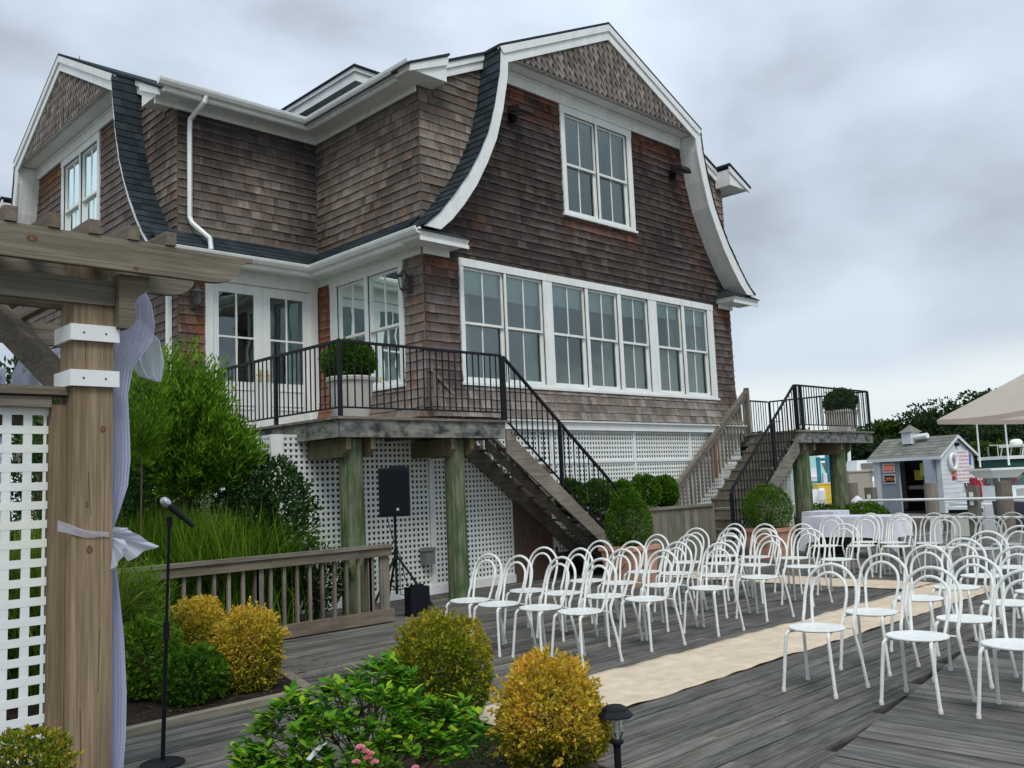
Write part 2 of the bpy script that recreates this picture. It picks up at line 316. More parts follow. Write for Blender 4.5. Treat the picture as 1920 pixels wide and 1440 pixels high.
# deck: substructure + planks
b = MB(); b.box(1.2, 23.6, -6, 10.9, -.15, -.045); deck = struct('deck', b, 'dark')
def yb(x): return 2.59+.148*(x-4.72)          # seam between the two plank directions
def pcol(base, var=.35):
    k = 1+var*(random.random()*2-1); k *= 1.35 if random.random() < .08 else 1
    return tuple(c*k*(1+.06*(random.random()-.5)) for c in base)
PW = .142; nplank = 0
y = 2.3
while y < 10.9:
    x0 = 1.3-random.random()*3; x0 = max(x0, 1.25)
    first = True
    while x0 < 23.4:
        L = random.choice((4.8, 5.4, 6.0, 6.6)) * (random.uniform(.3, 1) if first else 1); first = False
        x1 = min(x0+L, 23.5)
        a0, a1 = x0, x1
        zt = random.uniform(-.004, .004); g = .0055
        yl, yh = y+g, y+PW-g
        # clip at the seam: keep what lies on the house side
        xs = 4.72+(yl+.05-2.59)/.148
        if a0 < xs:
            e1 = min(a1, xs)
            if e1-a0 > .25:
                b = MB(); b.box(a0+.002, e1-.002, yl, yh, -.04, zt, pcol((.118, .106, .088), .42))
                b.build('deck_plank', 'deckx', deck); nplank += 1
        x0 = x1
    y += PW
x = 3.0
while x < 13.2:
    ytop = yb(x)-.01
    if ytop > -5:
        yb0 = -3.0 if x < 9 else 0.5
        b = MB(); xl, xh = x+.0055, x+PW-.0055; zt = random.uniform(-.003, .003); c = pcol((.124, .115, .100), .36)
        b.hexa([(xl, yb0, -.04), (xh, yb0, -.04), (xh, yb(xh)-.012, -.04), (xl, yb(xl)-.012, -.04), (xl, yb0, zt), (xh, yb0, zt), (xh, yb(xh)-.012, zt), (xl, yb(xl)-.012, zt)], c)
        b.build('deck_plank', 'decky', deck); nplank += 1
    x += PW
nl = MB()
for iy in range(60):
    for ix in range(16):
        for k in (.035, .105):
            y = 2.3+iy*PW+k; x = 2.0+ix*.61+random.uniform(-.012, .012)
            if y > yb(x)+.06: nl.box(x-.003, x+.003, y-.003, y+.003, -.01, .0046)
for ix in range(70):
    for iy in range(7):
        for k in (.035, .105):
            x = 3.0+ix*PW+k; y = yb(x)-.08-iy*.61
            nl.box(x-.003, x+.003, y-.003, y+.003, -.01, .0046)
nl.build('deck_nails', 'grey', deck, kind='stuff')
# garden beds let into the deck
def bed(poly, name, h=.03):
    b = MB(); n = len(poly); cx = sum(p[0] for p in poly)/n; cy_ = sum(p[1] for p in poly)/n
    rings = []
    for k, z in ((1.0, .012), (.93, .03), (.6, .05), (.2, .06)):
        rings.append([(cx+(p[0]-cx)*k, cy_+(p[1]-cy_)*k, z) for p in poly])
    vs = sum(rings, []); fs = []
    for i in range(3):
        for k in range(n): fs.append((i*n+k, i*n+(k+1) % n, (i+1)*n+(k+1) % n, (i+1)*n+k))
    fs.append(tuple(range(3*n, 4*n))); b.add(vs, fs)
    o = b.build(name, 'soil'); o['kind'] = 'structure'
    # loose chips
    xs = [p[0] for p in poly]; ys = [p[1] for p in poly]
    m2 = MB()
    for _ in range(900):
        px_, py_ = random.uniform(min(xs)+.05, max(xs)-.05), random.uniform(min(ys)+.05, max(ys)-.05)
        a = random.random()*6.28; l, w_ = random.uniform(.012, .035), random.uniform(.005, .011); z = random.uniform(.03, .055)
        dx, dy = math.cos(a), math.sin(a); t = random.uniform(-.01, .01)
        k = random.choice((.5, 1, 1.4, 2.2, 4 if random.random() < .12 else .8))
        m2.add([(px_-dx*l-dy*w_, py_-dy*l+dx*w_, z), (px_-dx*l+dy*w_, py_-dy*l-dx*w_, z+.004), (px_+dx*l+dy*w_, py_+dy*l-dx*w_, z+t), (px_+dx*l-dy*w_, py_+dy*l+dx*w_, z+t+.004)], [(0, 1, 2, 3)], (k, k, k))
    m2.build('mulch_chips', 'chip', None, kind='stuff')
    return o
bed([(1.3, 6.55), (3.96, 6.62), (4.18, 7.35), (4.9, 9.1), (1.3, 9.1)], 'garden_bed')
bed([(1.3, 2.4), (3.86, 2.55), (4.02, 3.55), (4.08, 4.72), (3.2, 4.78), (2.2, 4.2), (1.3, 3.7)], 'garden_bed')
def edging(p, q, label):
    b = MB(); b.bar((*p, .025), (*q, .025), .09, .05, pcol((1.0, 1.0, .95), .15)); tag(b.build('edging_board', 'woodx'), label, 'edging', 'bed edging boards')
edging((1.3, 6.5), (3.99, 6.57), 'weathered edging board along the near side of the left garden bed')
edging((4.02, 6.57), (4.24, 7.33), 'short weathered edging board at the right end of the left garden bed')
edging((3.2, 4.84), (4.1, 4.77), 'weathered edging board behind the near boxwoods beside the beige runner')
# ================================================================== HOUSE
UC, YF, XLW, XRW, YN, XB, YC2, SB = 13.27, 10.95, 8.88, 17.66, 13.97, 6.25, 18.25, .935
house = thing('shingle_house', (UC, 14.5, 0), 'large brown cedar-shingled house with white trim and two flared gambrel gables', 'house')
TA = lambda u, d, z: (UC+u, YF-d, z)
TL = lambda u, d, z: (XLW-d, u, z)
TN = lambda u, d, z: (u, YN-d, z)
TB = lambda u, d, z: (XB-d, YC2-SB*u, z)
TBW = lambda u, d, z: (XB-d, u, z)
TR = lambda u, d, z: (XRW+d, u, z)
SH = {}
def flare(z): return .15*max(0, (3.7-z)/1.0)**2 if z < 3.7 else 0
def shingle_wall(key, T, z0, z1, rng_u, holes, colfn, expo=.15, fl=True):
    L = SH.setdefault(key, [])
    z = z0; row = 0
    while z < z1-.02:
        zt = min(z+expo, z1); a, bb = rng_u((z+zt)/2); u = a-random.random()*.1
        edges = sorted({h[0] for h in holes if a < h[0] < bb and h[2] < zt and h[3] > z} | {h[1] for h in holes if a < h[1] < bb and h[2] < zt and h[3] > z})
        while u < bb-.01:
            wd = random.choice((.09, .11, .13, .15, .17, .19, .22)); ue = u+wd
            for eg in edges:
                if u+.02 < eg < ue: ue = eg; break
            ue = min(ue, bb); s0 = max(u, a); za, zb_ = z, zt
            mid = (s0+ue)/2; ok = ue-s0 > .012
            for h in holes:
                if h[0]-.005 < mid < h[1]+.005 and h[2] < zb_ and h[3] > za:
                    lo, hi = h[2]-za, zb_-h[3]
                    if max(lo, hi) < .025: ok = False; break
                    if lo > hi: zb_ = h[2]
                    else: za = h[3]
            if ok:
                j = random.uniform(-.004, .004) if za == z else 0
                f0, f1 = (flare(za), flare(zb_)) if fl else (0, 0)
                g = .0015; t0 = random.uniform(.022, .030)
                P = [(s0+g, t0+f0, za+j), (ue-g, t0+f0, za+j), (ue-g, .006+f1, zb_+.012), (s0+g, .006+f1, zb_+.012), (s0+g, -.004, za+j), (ue-g, -.004, za+j), (ue-g, -.004+f1*.5, zb_), (s0+g, -.004+f1*.5, zb_)]
                L.append(([T(*p) for p in P], colfn(mid, (za+zb_)/2), (zb_-za)*(ue-s0)))
            u = ue
        z += expo; row += 1
SHF = [(0, 1, 2, 3), (0, 4, 5, 1), (0, 3, 7, 4), (1, 5, 6, 2)]
def mixc(a, b, t): return tuple(x*(1-t)+y*t for x, y in zip(a, b))
def rc(base, var):
    k = math.exp(random.gauss(0, var)); h_ = .035*random.gauss(0, 1); return (min(1, base[0]*k*(1+h_)), min(1, base[1]*k), min(1, base[2]*k*(1-h_)))
def hnoise(u, z, s): return math.sin(u*1.7*s+1.3*math.sin(z*2.1*s))*math.cos(z*1.9*s+1.1*math.sin(u*1.3*s))
def col_front(u, z):
    base = mixc((.040, .030, .027), (.068, .053, .047), max(0, min(1, .5+.5*hnoise(u, z, 1.0)))*.55)
    red = 0
    if z > 8.0: red = .75*min(1, (z-8.0)/.55)*(1 if abs(u) > 1.05 else 0)
    if 6.1 < z < 6.5 and abs(u) < 1.1: red = max(red, .8*(z-6.1)/.4)
    if abs(abs(u)-2.9-.28*max(0, 7.6-z)) < .28 and z > 5.6: red = max(red, .38*random.random())
    if z < 3.2: base = mixc(base, (.21, .18, .155), .85)
    if abs(u) > 3.65 and z < 5.3: base = mixc(base, (.12, .092, .08), .6); red = max(red, .9*max(0, (z-4.85)/.4))
    base = mixc(base, (.19, .062, .03), min(1, red*random.uniform(.0, 1.15))); return rc(base, .20)
def col_side(u, z):
    base = mixc((.105, .083, .067), (.215, .178, .145), max(0, min(1, .5+.6*hnoise(u, z, .9)+random.gauss(0, .12))))
    if random.random() < .06: base = mixc(base, (.16, .095, .075), .7)
    return rc(base, .15)
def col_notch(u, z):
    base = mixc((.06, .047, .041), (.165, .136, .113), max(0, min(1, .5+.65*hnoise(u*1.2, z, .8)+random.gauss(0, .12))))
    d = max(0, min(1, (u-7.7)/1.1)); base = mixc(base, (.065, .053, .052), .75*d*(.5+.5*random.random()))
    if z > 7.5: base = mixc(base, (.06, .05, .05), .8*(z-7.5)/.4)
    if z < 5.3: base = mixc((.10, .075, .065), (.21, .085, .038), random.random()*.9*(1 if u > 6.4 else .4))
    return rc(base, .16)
def col_bg(u, z):
    base = (.12, .10, .088)
    red = .9*max(0, min(1, (z-7.9)/.5))*(1 if u > 19.4 else .35)
    return rc(mixc(base, (.22, .10, .03), red*random.uniform(.4, 1.1)), .12)
def col_left_low(u, z):
    base = mixc((.15, .122, .105), (.24, .20, .17), .5+.5*hnoise(u, z, 1.1))
    if u > 13.5: base = mixc(base, (.22, .09, .04), .85)
    if random.random() < .12: base = mixc(base, (.22, .12, .08), .5)
    return rc(base, .11)
# holes: u0,u1,z0,z1 (outer line of the casings)
holesA = [(-3.67, 3.64, 3.22, 5.31), (-1.03, 1.08, 6.5, 8.66)]
holesL = [(11.45, 13.55, 3.22, 5.31)]
holesN = [(6.70, 8.82, 2.5, 5.31)]
yB = lambda u: YC2-SB*u
holesB = [(17.3, 19.4, 6.5, 8.66)]
def rA(z): return (-4.39, 4.39) if z < 5.75 else (-4.39+0, 4.39)
# outer gambrel profile (u,z): rake edge and inner edge
OUT = [(2.95, 9.02), (3.0, 8.55), (3.14, 7.94), (3.32, 7.40), (3.54, 6.98), (3.79, 6.58), (4.10, 6.19), (4.42, 5.83), (4.72, 5.58)]
INN = [(2.77, 8.87), (2.80, 8.50), (2.94, 7.88), (3.12, 7.32), (3.34, 6.88), (3.60, 6.44), (3.88, 6.07), (4.16, 5.76), (4.40, 5.56)]
def prof_u(z):
    for (a, za), (c, zc_) in zip(OUT, OUT[1:]):
        if zc_ <= z <= za: return a+(c-a)*(za-z)/(za-zc_)
    return 2.95 if z > 9 else 4.8
def colA(u, z): return col_side(u, z) if (z > 5.6 and abs(u) > prof_u(z)-.1) else col_front(u, z)
shingle_wall('front_wall', TA, 2.70, 8.66, lambda z: (-4.39, 4.39) if z < 8.0 else (-min(4.1, (10.27-z)/.468-.1), min(4.1, (10.27-z)/.468-.1)), holesA, colA)
shingle_wall('side_wall', TL, 2.70, 7.96, lambda z: (10.95, 13.97), holesL, lambda u, z: col_side(u, z) if z > 5.5 else col_left_low(u, z))
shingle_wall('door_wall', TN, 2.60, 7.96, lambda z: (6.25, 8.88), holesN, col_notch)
shingle_wall('left_gable_wall', TBW, 3.6, 8.66, lambda z: (13.97 if z < 7.97 else max(14.4, 18.25-SB*(10.25-z)/.468+.1), 22.5), holesB, lambda u, z: (col_side(u, z) if (z > 5.6 and 18.25-u > SB*(prof_u(z)-.1)) else col_bg(u, z)))
def wall_sheet(name, T, u0, u1, z0, z1, holes, th=.14):
    us = sorted({u0, u1, *[h[0] for h in holes], *[h[1] for h in holes]}); zs = sorted({z0, z1, *[h[2] for h in holes], *[h[3] for h in holes]})
    b = MB(T)
    for a, c in zip(us, us[1:]):
        for d, e_ in zip(zs, zs[1:]):
            m_u, m_z = (a+c)/2, (d+e_)/2
            if any(h[0] < m_u < h[1] and h[2] < m_z < h[3] for h in holes): continue
            b.box(a, c, -th, 0, d, e_, (.2, .16, .13))
    return b.build(name, 'shingle', house)
shr = lambda H_, k=.06: [(h[0]+k, h[1]-k, h[2]+k, h[3]-k) for h in H_]
WALLS = {'front_wall': wall_sheet('front_wall', TA, -4.385, 4.385, 2.6, 8.05, [shr([holesA[0]])[0], (-.97, 1.02, 6.56, 8.05)]),
         'side_wall': wall_sheet('side_wall', TL, 11.08, 13.97, 2.6, 8.05, shr(holesL)),
         'door_wall': wall_sheet('door_wall', TN, 6.39, 8.88, 2.5, 8.05, shr(holesN)),
         'left_gable_wall': wall_sheet('left_gable_wall', TBW, 13.975, 22.5, 2.5, 8.05, [(17.36, 19.34, 6.56, 8.05)])}
wall_sheet('gable_wall', TA, -3.15, 3.15, 8.052, 8.865, [(-.97, 1.02, 8.052, 8.6)]); wall_sheet('gable_wall', TBW, 15.4, 21.1, 8.052, 8.865, [(17.36, 19.34, 8.052, 8.6)])
b = MB(TR); b.box(10.96, 24, -.14, 0, 2.6, 8.05, (.2, .17, .14)); b.build('side_wall', 'shingle', house)
shingle_wall('right', TR, 2.7, 7.96, lambda z: (10.95, 12.6), [], col_side)
WALLS['right'] = WALLS['front_wall']
# rank the shingles by apparent size: the largest become single objects
allsh = []
for k, L in SH.items():
    for it in L:
        c_ = np.mean([np.array(p) for p in it[0][:4]], 0); v = c_-CO; dp = v@CF
        if dp < 1: continue
        sx, sy = 960+F*(v@CR)/dp, 720-F*(v@CU)/dp
        n_ = np.cross(np.array(it[0][1])-np.array(it[0][0]), np.array(it[0][3])-np.array(it[0][0])); n_ = n_/(np.linalg.norm(n_)+1e-9)
        ap = it[2]*abs(n_@v)/np.linalg.norm(v)/dp**2 if (560 < sx < 1900 and 100 < sy < 790) else 0
        allsh.append((ap, k, it))
allsh.sort(key=lambda q: -q[0])
rest = {}
for i, (ap, k, it) in enumerate(allsh):
    if i < 300:
        m_ = MB(); m_.butt = True; m_.add(it[0], SHF, it[1]); m_.build('shingle', 'shingle', WALLS[k])
    else:
        m_ = rest.setdefault(k, MB()); m_.butt = True; m_.add(it[0], SHF, it[1])
for k, m_ in rest.items(): m_.build('shingles', 'shingle', WALLS[k], kind='stuff')
# ---- gable ends
def offs(P, t): return P
def gable(T, s, name, n_dia):
    gb = MB(T)                                        # rake boards and frieze (white)
    for sg in (-1, 1):
        # straight rakes: crown + board
        for (d0, d1, o0, o1) in ((.43, .47, .03, .33), (.47, .50, .03, .16)):
            gb.add([(0, d0, 10.40-o0), (sg*2.98, d0, 9.005-o0), (sg*(2.98-.08), d0, 9.005-o1+.03), (0, d0, 10.40-o1), (0, d1, 10.40-o0), (sg*2.98, d1, 9.005-o0), (sg*(2.98-.08), d1, 9.005-o1+.03), (0, d1, 10.40-o1)],
                   [(0, 1, 2, 3), (4, 5, 6, 7), (0, 1, 5, 4), (2, 3, 7, 6), (1, 2, 6, 5)])
        INs = INN if s == 1 else [(o[0]*.62+i_[0]*.38, o[1]*.62+i_[1]*.38) if sg > 0 else i_ for o, i_ in zip(OUT, INN)]
        # curved fascia + curved soffit
        for (a, za), (c, zc_), (ai, zai), (ci, zci) in zip(OUT, OUT[1:], INs, INs[1:]):
            gb.add([(sg*a, .44, za-.015), (sg*c, .44, zc_-.015), (sg*ci, .44, zci), (sg*ai, .44, zai), (sg*a, .475, za-.015), (sg*c, .475, zc_-.015), (sg*ci, .475, zci), (sg*ai, .475, zai)],
                   [(0, 1, 2, 3), (4, 5, 6, 7), (0, 1, 5, 4), (2, 3, 7, 6)])
            k = .03
            gb.add([(sg*(ai+k), .44, zai), (sg*(ci+k), .44, zci), (sg*(ci+k), .0, zci), (sg*(ai+k), .0, zai)], [(0, 1, 2, 3)])
            # thin groove boards of the soffit
            for q in (.12, .23, .34):
                gb.add([(sg*(ai+k-.004), q, zai), (sg*(ci+k-.004), q, zci), (sg*(ci+k-.004), q+.10, zci), (sg*(ai+k-.004), q+.10, zai)], [(0, 1, 2, 3)])
    gb.add([(-2.8, .0, 8.88), (2.8, .0, 8.88), (2.8, .45, 8.88), (-2.8, .45, 8.88)], [(0, 1, 2, 3)])     # horizontal soffit
    gb.box(-2.78, 2.78, .03, .075, 8.64, 8.875)                                                                # frieze
    gb.box(-2.78, 2.78, .075, .10, 8.82, 8.872)
    gb.build('rake_trim', 'trim', house)
    # pediment backing and pointed shingles
    pb = MB(T); pb.add([(-2.8, .40, 8.87), (2.8, .40, 8.87), (0, .40, 10.15), (-2.8, .36, 8.87), (2.8, .36, 8.87), (0, .36, 10.15)], [(0, 1, 2), (3, 4, 5)], (.12, .10, .09)); ped = pb.build('pediment', 'shingle', house)
    wv, rh = .15, .165; singles = []; r = 0; z = 8.80
    while z < 10.1:
        hw = (10.12-z-.12)/.455
        u = -hw-wv*(r % 2)/2-wv
        while u < hw:
            uc = u+wv/2; lim = (10.10-(z+rh*.9))/.462
            if abs(uc) < lim+wv*.3:
                zt = z+rh*1.9; t = random.uniform(.016, .022); g = .004; c = rc(mixc((.15, .128, .115), (.25, .215, .19), random.random()), .13)
                zb0 = max(z, 8.872); cl = z < 8.87
                pts = [(uc, .42+t*1.5, z), (u+wv-g, .42+t, z+rh*1.0), (u+wv-g, .405, zt), (u+g, .405, zt), (u+g, .42+t, z+rh*1.0)]
                if cl: pts = [(p[0], p[1], max(p[2], 8.875)) for p in pts]
                m_ = MB(T); m_.add(pts+[(p[0], .40, p[2]) for p in (pts[0], pts[1], pts[4])], [(0, 1, 2, 3, 4), (0, 5, 6, 1), (4, 7, 5, 0)], c); singles.append(m_)
            u += wv
        z += rh; r += 1
    for m_ in singles[:n_dia]: m_.build('pointed_shingle', 'shingle', ped)
    if singles[n_dia:]:
        m2 = MB()
        for m_ in singles[n_dia:]: m2.add(m_.v, m_.f, m_.c[0])
        m2.build('pointed_shingles', 'shingle', ped, kind='stuff')
    # dark roof strip over the overhang
    rs = MB(T)
    for sg in (-1, 1):
        pts = []
        for (a, za), (c, zc_) in zip(OUT, OUT[1:]):
            n = max(2, int(math.hypot(c-a, zc_-za)/.13))
            for i in range(n): t = i/n; pts.append((a+(c-a)*t, za+(zc_-za)*t))
        pts.append(OUT[-1])
        for (a, za), (c, zc_) in zip(pts, pts[1:]):
            nx, nzv = (za-zc_), (c-a); ln = math.hypot(nx, nzv); nx /= ln; nzv /= ln
            q = -.02; ds = [-.02+random.uniform(0, .04), .16+random.uniform(-.05, .05), .33+random.uniform(-.05, .05), .495+random.uniform(0, .01)]; ds[0] = -.02
            for d0, d1 in zip(ds, ds[1:]):
                k = random.uniform(.75, 1.3); e0, e1 = .008, .022
                rs.hexa([(sg*(a+nx*e0), d0, za+nzv*e0), (sg*(c+nx*e1), d0, zc_+nzv*e1), (sg*(c+nx*e1), d1-.003, zc_+nzv*e1), (sg*(a+nx*e0), d1-.003, za+nzv*e0),
                         (sg*a, d0, za), (sg*c, d0, zc_), (sg*c, d1-.003, zc_), (sg*a, d1-.003, za)], (k, k, k))
    rs.build('roof_strip', 'asphalt', house, kind='stuff')
    # eave returns (lower): boxed crown with hipped cap
    for sg in (-1, 1):
        rt = MB(T); rr = MB(T); A = lambda u: sg*u
        rt.hexa([(A(3.86), .0, 5.38), (A(4.80), .0, 5.38), (A(4.80), .46, 5.38), (A(3.86), .46, 5.38), (A(3.84), 0, 5.47), (A(4.84), 0, 5.47), (A(4.84), .50, 5.47), (A(3.84), .50, 5.47)])
        rt.hexa([(A(3.90), .03, 5.27), (A(4.42), .03, 5.27), (A(4.42), .07, 5.27), (A(3.90), .07, 5.27), (A(3.90), .03, 5.38), (A(4.42), .03, 5.38), (A(4.42), .07, 5.38), (A(3.90), .07, 5.38)])
        rt.hexa([(A(3.84), .46, 5.33), (A(4.82), .46, 5.33), (A(4.82), .485, 5.33), (A(3.84), .485, 5.33), (A(3.84), .46, 5.39), (A(4.82), .46, 5.39), (A(4.82), .485, 5.39), (A(3.84), .485, 5.39)])
        rr.add([(A(3.78), .0, 5.472), (A(4.86), .0, 5.472), (A(4.86), .53, 5.472), (A(3.78), .53, 5.472), (A(4.1), .02, 5.74), (A(4.5), .02, 5.80)], [(0, 1, 2, 3), (2, 3, 4, 5), (0, 3, 4), (1, 2, 5), (0, 1, 5, 4)])
        rt.build('cornice_return', 'trim', house); rr.build('return_roof', 'asphalt', house); rt = MB(T); rr = MB(T)
        # upper dormer eave return + dormer rake
        zr = lambda u: 10.40-.468*u
        rt.hexa([(A(4.12), .03, 8.04), (A(4.86), .03, 8.04), (A(4.86), .41, 8.04), (A(4.12), .41, 8.04), (A(4.12), .03, zr(4.12)-.07), (A(4.86), .03, zr(4.86)-.03), (A(4.86), .41, zr(4.86)-.03), (A(4.12), .41, zr(4.12)-.07)])
        rt.hexa([(A(4.10), .41, zr(4.10)-.16), (A(4.88), .41, zr(4.88)-.12), (A(4.88), .445, zr(4.88)-.12), (A(4.10), .445, zr(4.10)-.16), (A(4.10), .41, zr(4.10)-.02), (A(4.88), .41, zr(4.88)-.01), (A(4.88), .445, zr(4.88)-.01), (A(4.10), .445, zr(4.10)-.02)])
        for d0, d1, w_ in ((.03, .07, .27), (.07, .10, .13)):
            rt.hexa([(A(2.9), d0, zr(2.9)-w_), (A(4.15), d0, zr(4.15)-w_), (A(4.15), d1, zr(4.15)-w_), (A(2.9), d1, zr(2.9)-w_), (A(2.9), d0, zr(2.9)-.02), (A(4.15), d0, zr(4.15)-.02), (A(4.15), d1, zr(4.15)-.02), (A(2.9), d1, zr(2.9)-.02)])
        # cap of roof slab over dormer eave
        rr.hexa([(A(4.08), .0, zr(4.08)-.012), (A(4.92), .0, zr(4.92)-.005), (A(4.92), .465, zr(4.92)-.005), (A(4.08), .465, zr(4.08)-.012), (A(4.08), .0, zr(4.08)+.03), (A(4.92), 0, zr(4.92)+.03), (A(4.92), .465, zr(4.92)+.03), (A(4.08), .465, zr(4.08)+.03)])
        rt.build('dormer_cornice', 'trim', house); rr.build('dormer_eave_roof', 'asphalt', house)
gable(TA, 1, 'front', 300); gable(TB, SB, 'left', 0)
# main roof slabs
def roof_slab(T, name, back):
    r = MB(T); zr = lambda u: 10.40-.468*u
    for sg in (-1, 1):
        for u0, u1, d0 in ((0, 2.99, .50), (2.99, 4.9, .12)):
            r.hexa([(sg*u0, d0, zr(u0)-.03), (sg*u1, d0, zr(u1)-.03), (sg*u1, -back, zr(u1)-.03), (sg*u0, -back, zr(u0)-.03), (sg*u0, d0, zr(u0)+.02), (sg*u1, d0, zr(u1)+.02), (sg*u1, -back, zr(u1)+.02), (sg*u0, -back, zr(u0)+.02)])
    r.build('roof', 'asphalt', house)
roof_slab(TA, 'front', 13); roof_slab(TB, 'left', 9)
# eaves with gutters
GUT = [(.43, .0), (.50, .0), (.535, .05), (.545, .085), (.545, .10), (.525, .10), (.52, .06), (.49, .02), (.45, .02), (.45, .10), (.43, .10)]
def eave(T, u0, u1, zs, dz=0.0, gut=(0, 0), fx=0.0):
    b = MB(T); b.box(u0, u1+fx, .0, .42, zs+dz, zs+.02+dz); b.box(u0, u1, .41, .43, zs-.03+dz, zs+.13+dz); b.box(u0, u1, .37, .41, zs-.045+dz, zs+.0+dz)
    b.box(u0, u1+fx*.93, .03, .065, zs-.12+dz, zs+dz); b.box(u0, u1+fx*.88, .065, .085, zs-.045+dz, zs+dz); b.build('cornice', 'trim', house)
    g = MB(T); a, c = u0+gut[0], u1+gut[1]; n = len(GUT)
    vs = [(a, q[0], zs+.035+q[1]+dz) for q in GUT]+[(c, q[0], zs+.035+q[1]+dz) for q in GUT]
    g.add(vs, [tuple(range(n)), tuple(range(n, 2*n))]+[(i, (i+1) % n, n+(i+1) % n, n+i) for i in range(n)]); g.build('gutter', 'trim', house)
eave(TL, 10.95, 13.545, 8.06, 0, (-.42, 0), .425); eave(TN, 5.85, 8.455, 8.06, .003, (-.12, -.01), .42)
eave(TL, 10.95, 13.545, 5.39, 0, (-.5, 0), .425); eave(TN, 5.85, 8.455, 5.39, .003, (-.1, -.01), .42)
b = MB(TR); b.box(10.95, 13, .0, .42, 8.06, 8.08); b.box(10.6, 13, .41, .43, 8.03, 8.19); b.box(10.53, 13, .43, .53, 8.09, 8.19); b.build('cornice', 'trim', house)
# pent roof above the lower eave
def pent(T, u0, u1, zlo=5.49, zhi=5.93, m0=0, m1=0):
    r = MB(T); n = 5
    for i in range(n):
        t0, t1 = i/n, (i+1)/n; d0, d1 = .50*(1-t0), .50*(1-t1)+.0; z0_, z1_ = zlo+(zhi-zlo)*t0, zlo+(zhi-zlo)*t1
        a = u0+m0*(t0+t1)/2; c = u1+m1*(t0+t1)/2; u = a
        while u < c:
            ue = min(u+random.uniform(.2, .34), c); k = random.uniform(.75, 1.35)
            r.hexa([(u, d0, z0_-.02), (ue-.004, d0, z0_-.02), (ue-.004, d1, z1_-.02), (u, d1, z1_-.02), (u, d0, z0_+.016), (ue-.004, d0, z0_+.016), (ue-.004, d1-.03, z1_+.012), (u, d1-.03, z1_+.012)], (k, k, k)); u = ue
    r.build('pent_roof', 'asphalt', house, kind='stuff')
pent(TL, 10.96, 13.47, m1=.5); pent(TN, 5.78, 8.38, m1=.5)
# raised dormer roof seen over the notch
b = MB(); b.box(9.95, 12.6, 14.2, 18.2, 9.62, 9.80); b.box(9.91, 12.6, 14.16, 18.2, 9.80, 9.88); b.build('cornice', 'trim', house)
b = MB(); b.box(9.88, 12.6, 14.12, 18.2, 9.882, 9.92); b.build('roof', 'asphalt', house)
b = MB(); b.box(10.3, 12.6, 14.55, 18.2, 8.6, 9.62, (.2, .17, .15)); b.build('dormer_wall', 'shingle', house)
b = MB()
for p in ((PY(1117, 50, 14.5)), (PX(149, 108, 7.5))): b.tube([(p[0], p[1], p[2]-.3), (p[0], p[1], p[2]+.05)], .008, 5)
b.build('lightning_rod', 'iron', house)
# downspout at the left corner
b = MB(); b.tube([TN(6.52, .47, 8.1), TN(6.50, .46, 8.0), TN(6.42, .10, 7.80), TN(6.42, .08, 7.6), TN(6.42, .08, 6.15), TN(6.44, .12, 6.05), TN(6.6, .42, 5.75), TN(6.6, .46, 5.55)], .04, 6); b.build('downspout', 'trim', house)
b = MB(TBW); b.box(14.12, 14.2, .03, .1, 2.6, 5.4); b.build('downspout', 'trim', house)
# ---- windows
def window(T, u0, u1, z0, z1, zm, blind=.45, curtain=0):
    """double-hung window: u0..u1, z0..z1 is the sash opening"""
    fr = MB(T)
    for a, c, e0, e1 in ((u0-.03, u0, z0-.03, z1+.03), (u1, u1+.03, z0-.03, z1+.03), (u0, u1, z1, z1+.03), (u0, u1, z0-.03, z0)): fr.box(a, c, -.10, .022, e0, e1)
    wo = fr.build('window', 'trim', house)
    r = .042; um = (u0+u1)/2
    for nm, za, zb_, d in (('sash', zm-.02, z1, -.022), ('sash', z0, zm+.02, -.062)):
        s = MB(T)
        s.box(u0, u0+r, d-.018, d+.018, za, zb_); s.box(u1-r, u1, d-.018, d+.018, za, zb_)
        s.box(u0+r, u1-r, d-.018, d+.018, zb_-r, zb_); s.box(u0+r, u1-r, d-.018, d+.018, za, za+r*(1.35 if za == z0 else 1))
        s.box(um-.012, um+.012, d-.012, d+.012, za+r, zb_-r)
        s.build(nm, 'trim', wo)
        for a, c in ((u0+r, um-.012), (um+.012, u1-r)):
            p = MB(T); p.add([(a, d, za+r), (c, d, za+r), (c, d, zb_-r), (a, d, zb_-r)], [(0, 1, 2, 3)]); p.build('pane', 'glass', wo)
    if blind:
        p = MB(T); p.box(u0+.01, u1-.01, -.098, -.092, z1-blind, z1); p.build('blind', 'blind', wo)
    if curtain:
        p = MB(T); a, c = (u0-.02, u0+.28) if curtain < 0 else (u1-.28, u1+.02)
        if abs(curtain) == 2: a, c = u0, u1
        p.grid(lambda s, t: (a+(c-a)*s, -.19+.03*math.sin(s*26), z0-.1+(z1-z0+.1)*t), 26, 1); p.build('curtain', 'curtain', wo, smooth=True)
def casing(T, u0, u1, z0, z1, ins, muls=(), head=.0):
    """ins=(left,right,bottom,top) widths; muls: list of (a,b) mullion boards"""
    b = MB(T); l, r, bo, to = ins
    b.box(u0, u0+l, .0, .045, z0+bo, z1-to); b.box(u1-r, u1, .0, .045, z0+bo, z1-to)
    b.box(u0-.01, u1+.01, .0, .052, z1-to, z1); b.box(u0-.03, u1+.03, .0, .075, z0, z0+.045); b.box(u0, u1, .0, .042, z0+.045, z0+bo)
    for a, c in muls: b.box(a, c, .0, .043, z0+bo, z1-to)
    b.build('window_casing', 'trim', house)
gl = [(-3.546, -2.718), (-2.58, -1.759), (-1.436, -.622), (-.457, .327), (.515, 1.297), (1.656, 2.434), (2.613, 3.385)]
op = [(a-.045, c+.045) for a, c in gl]
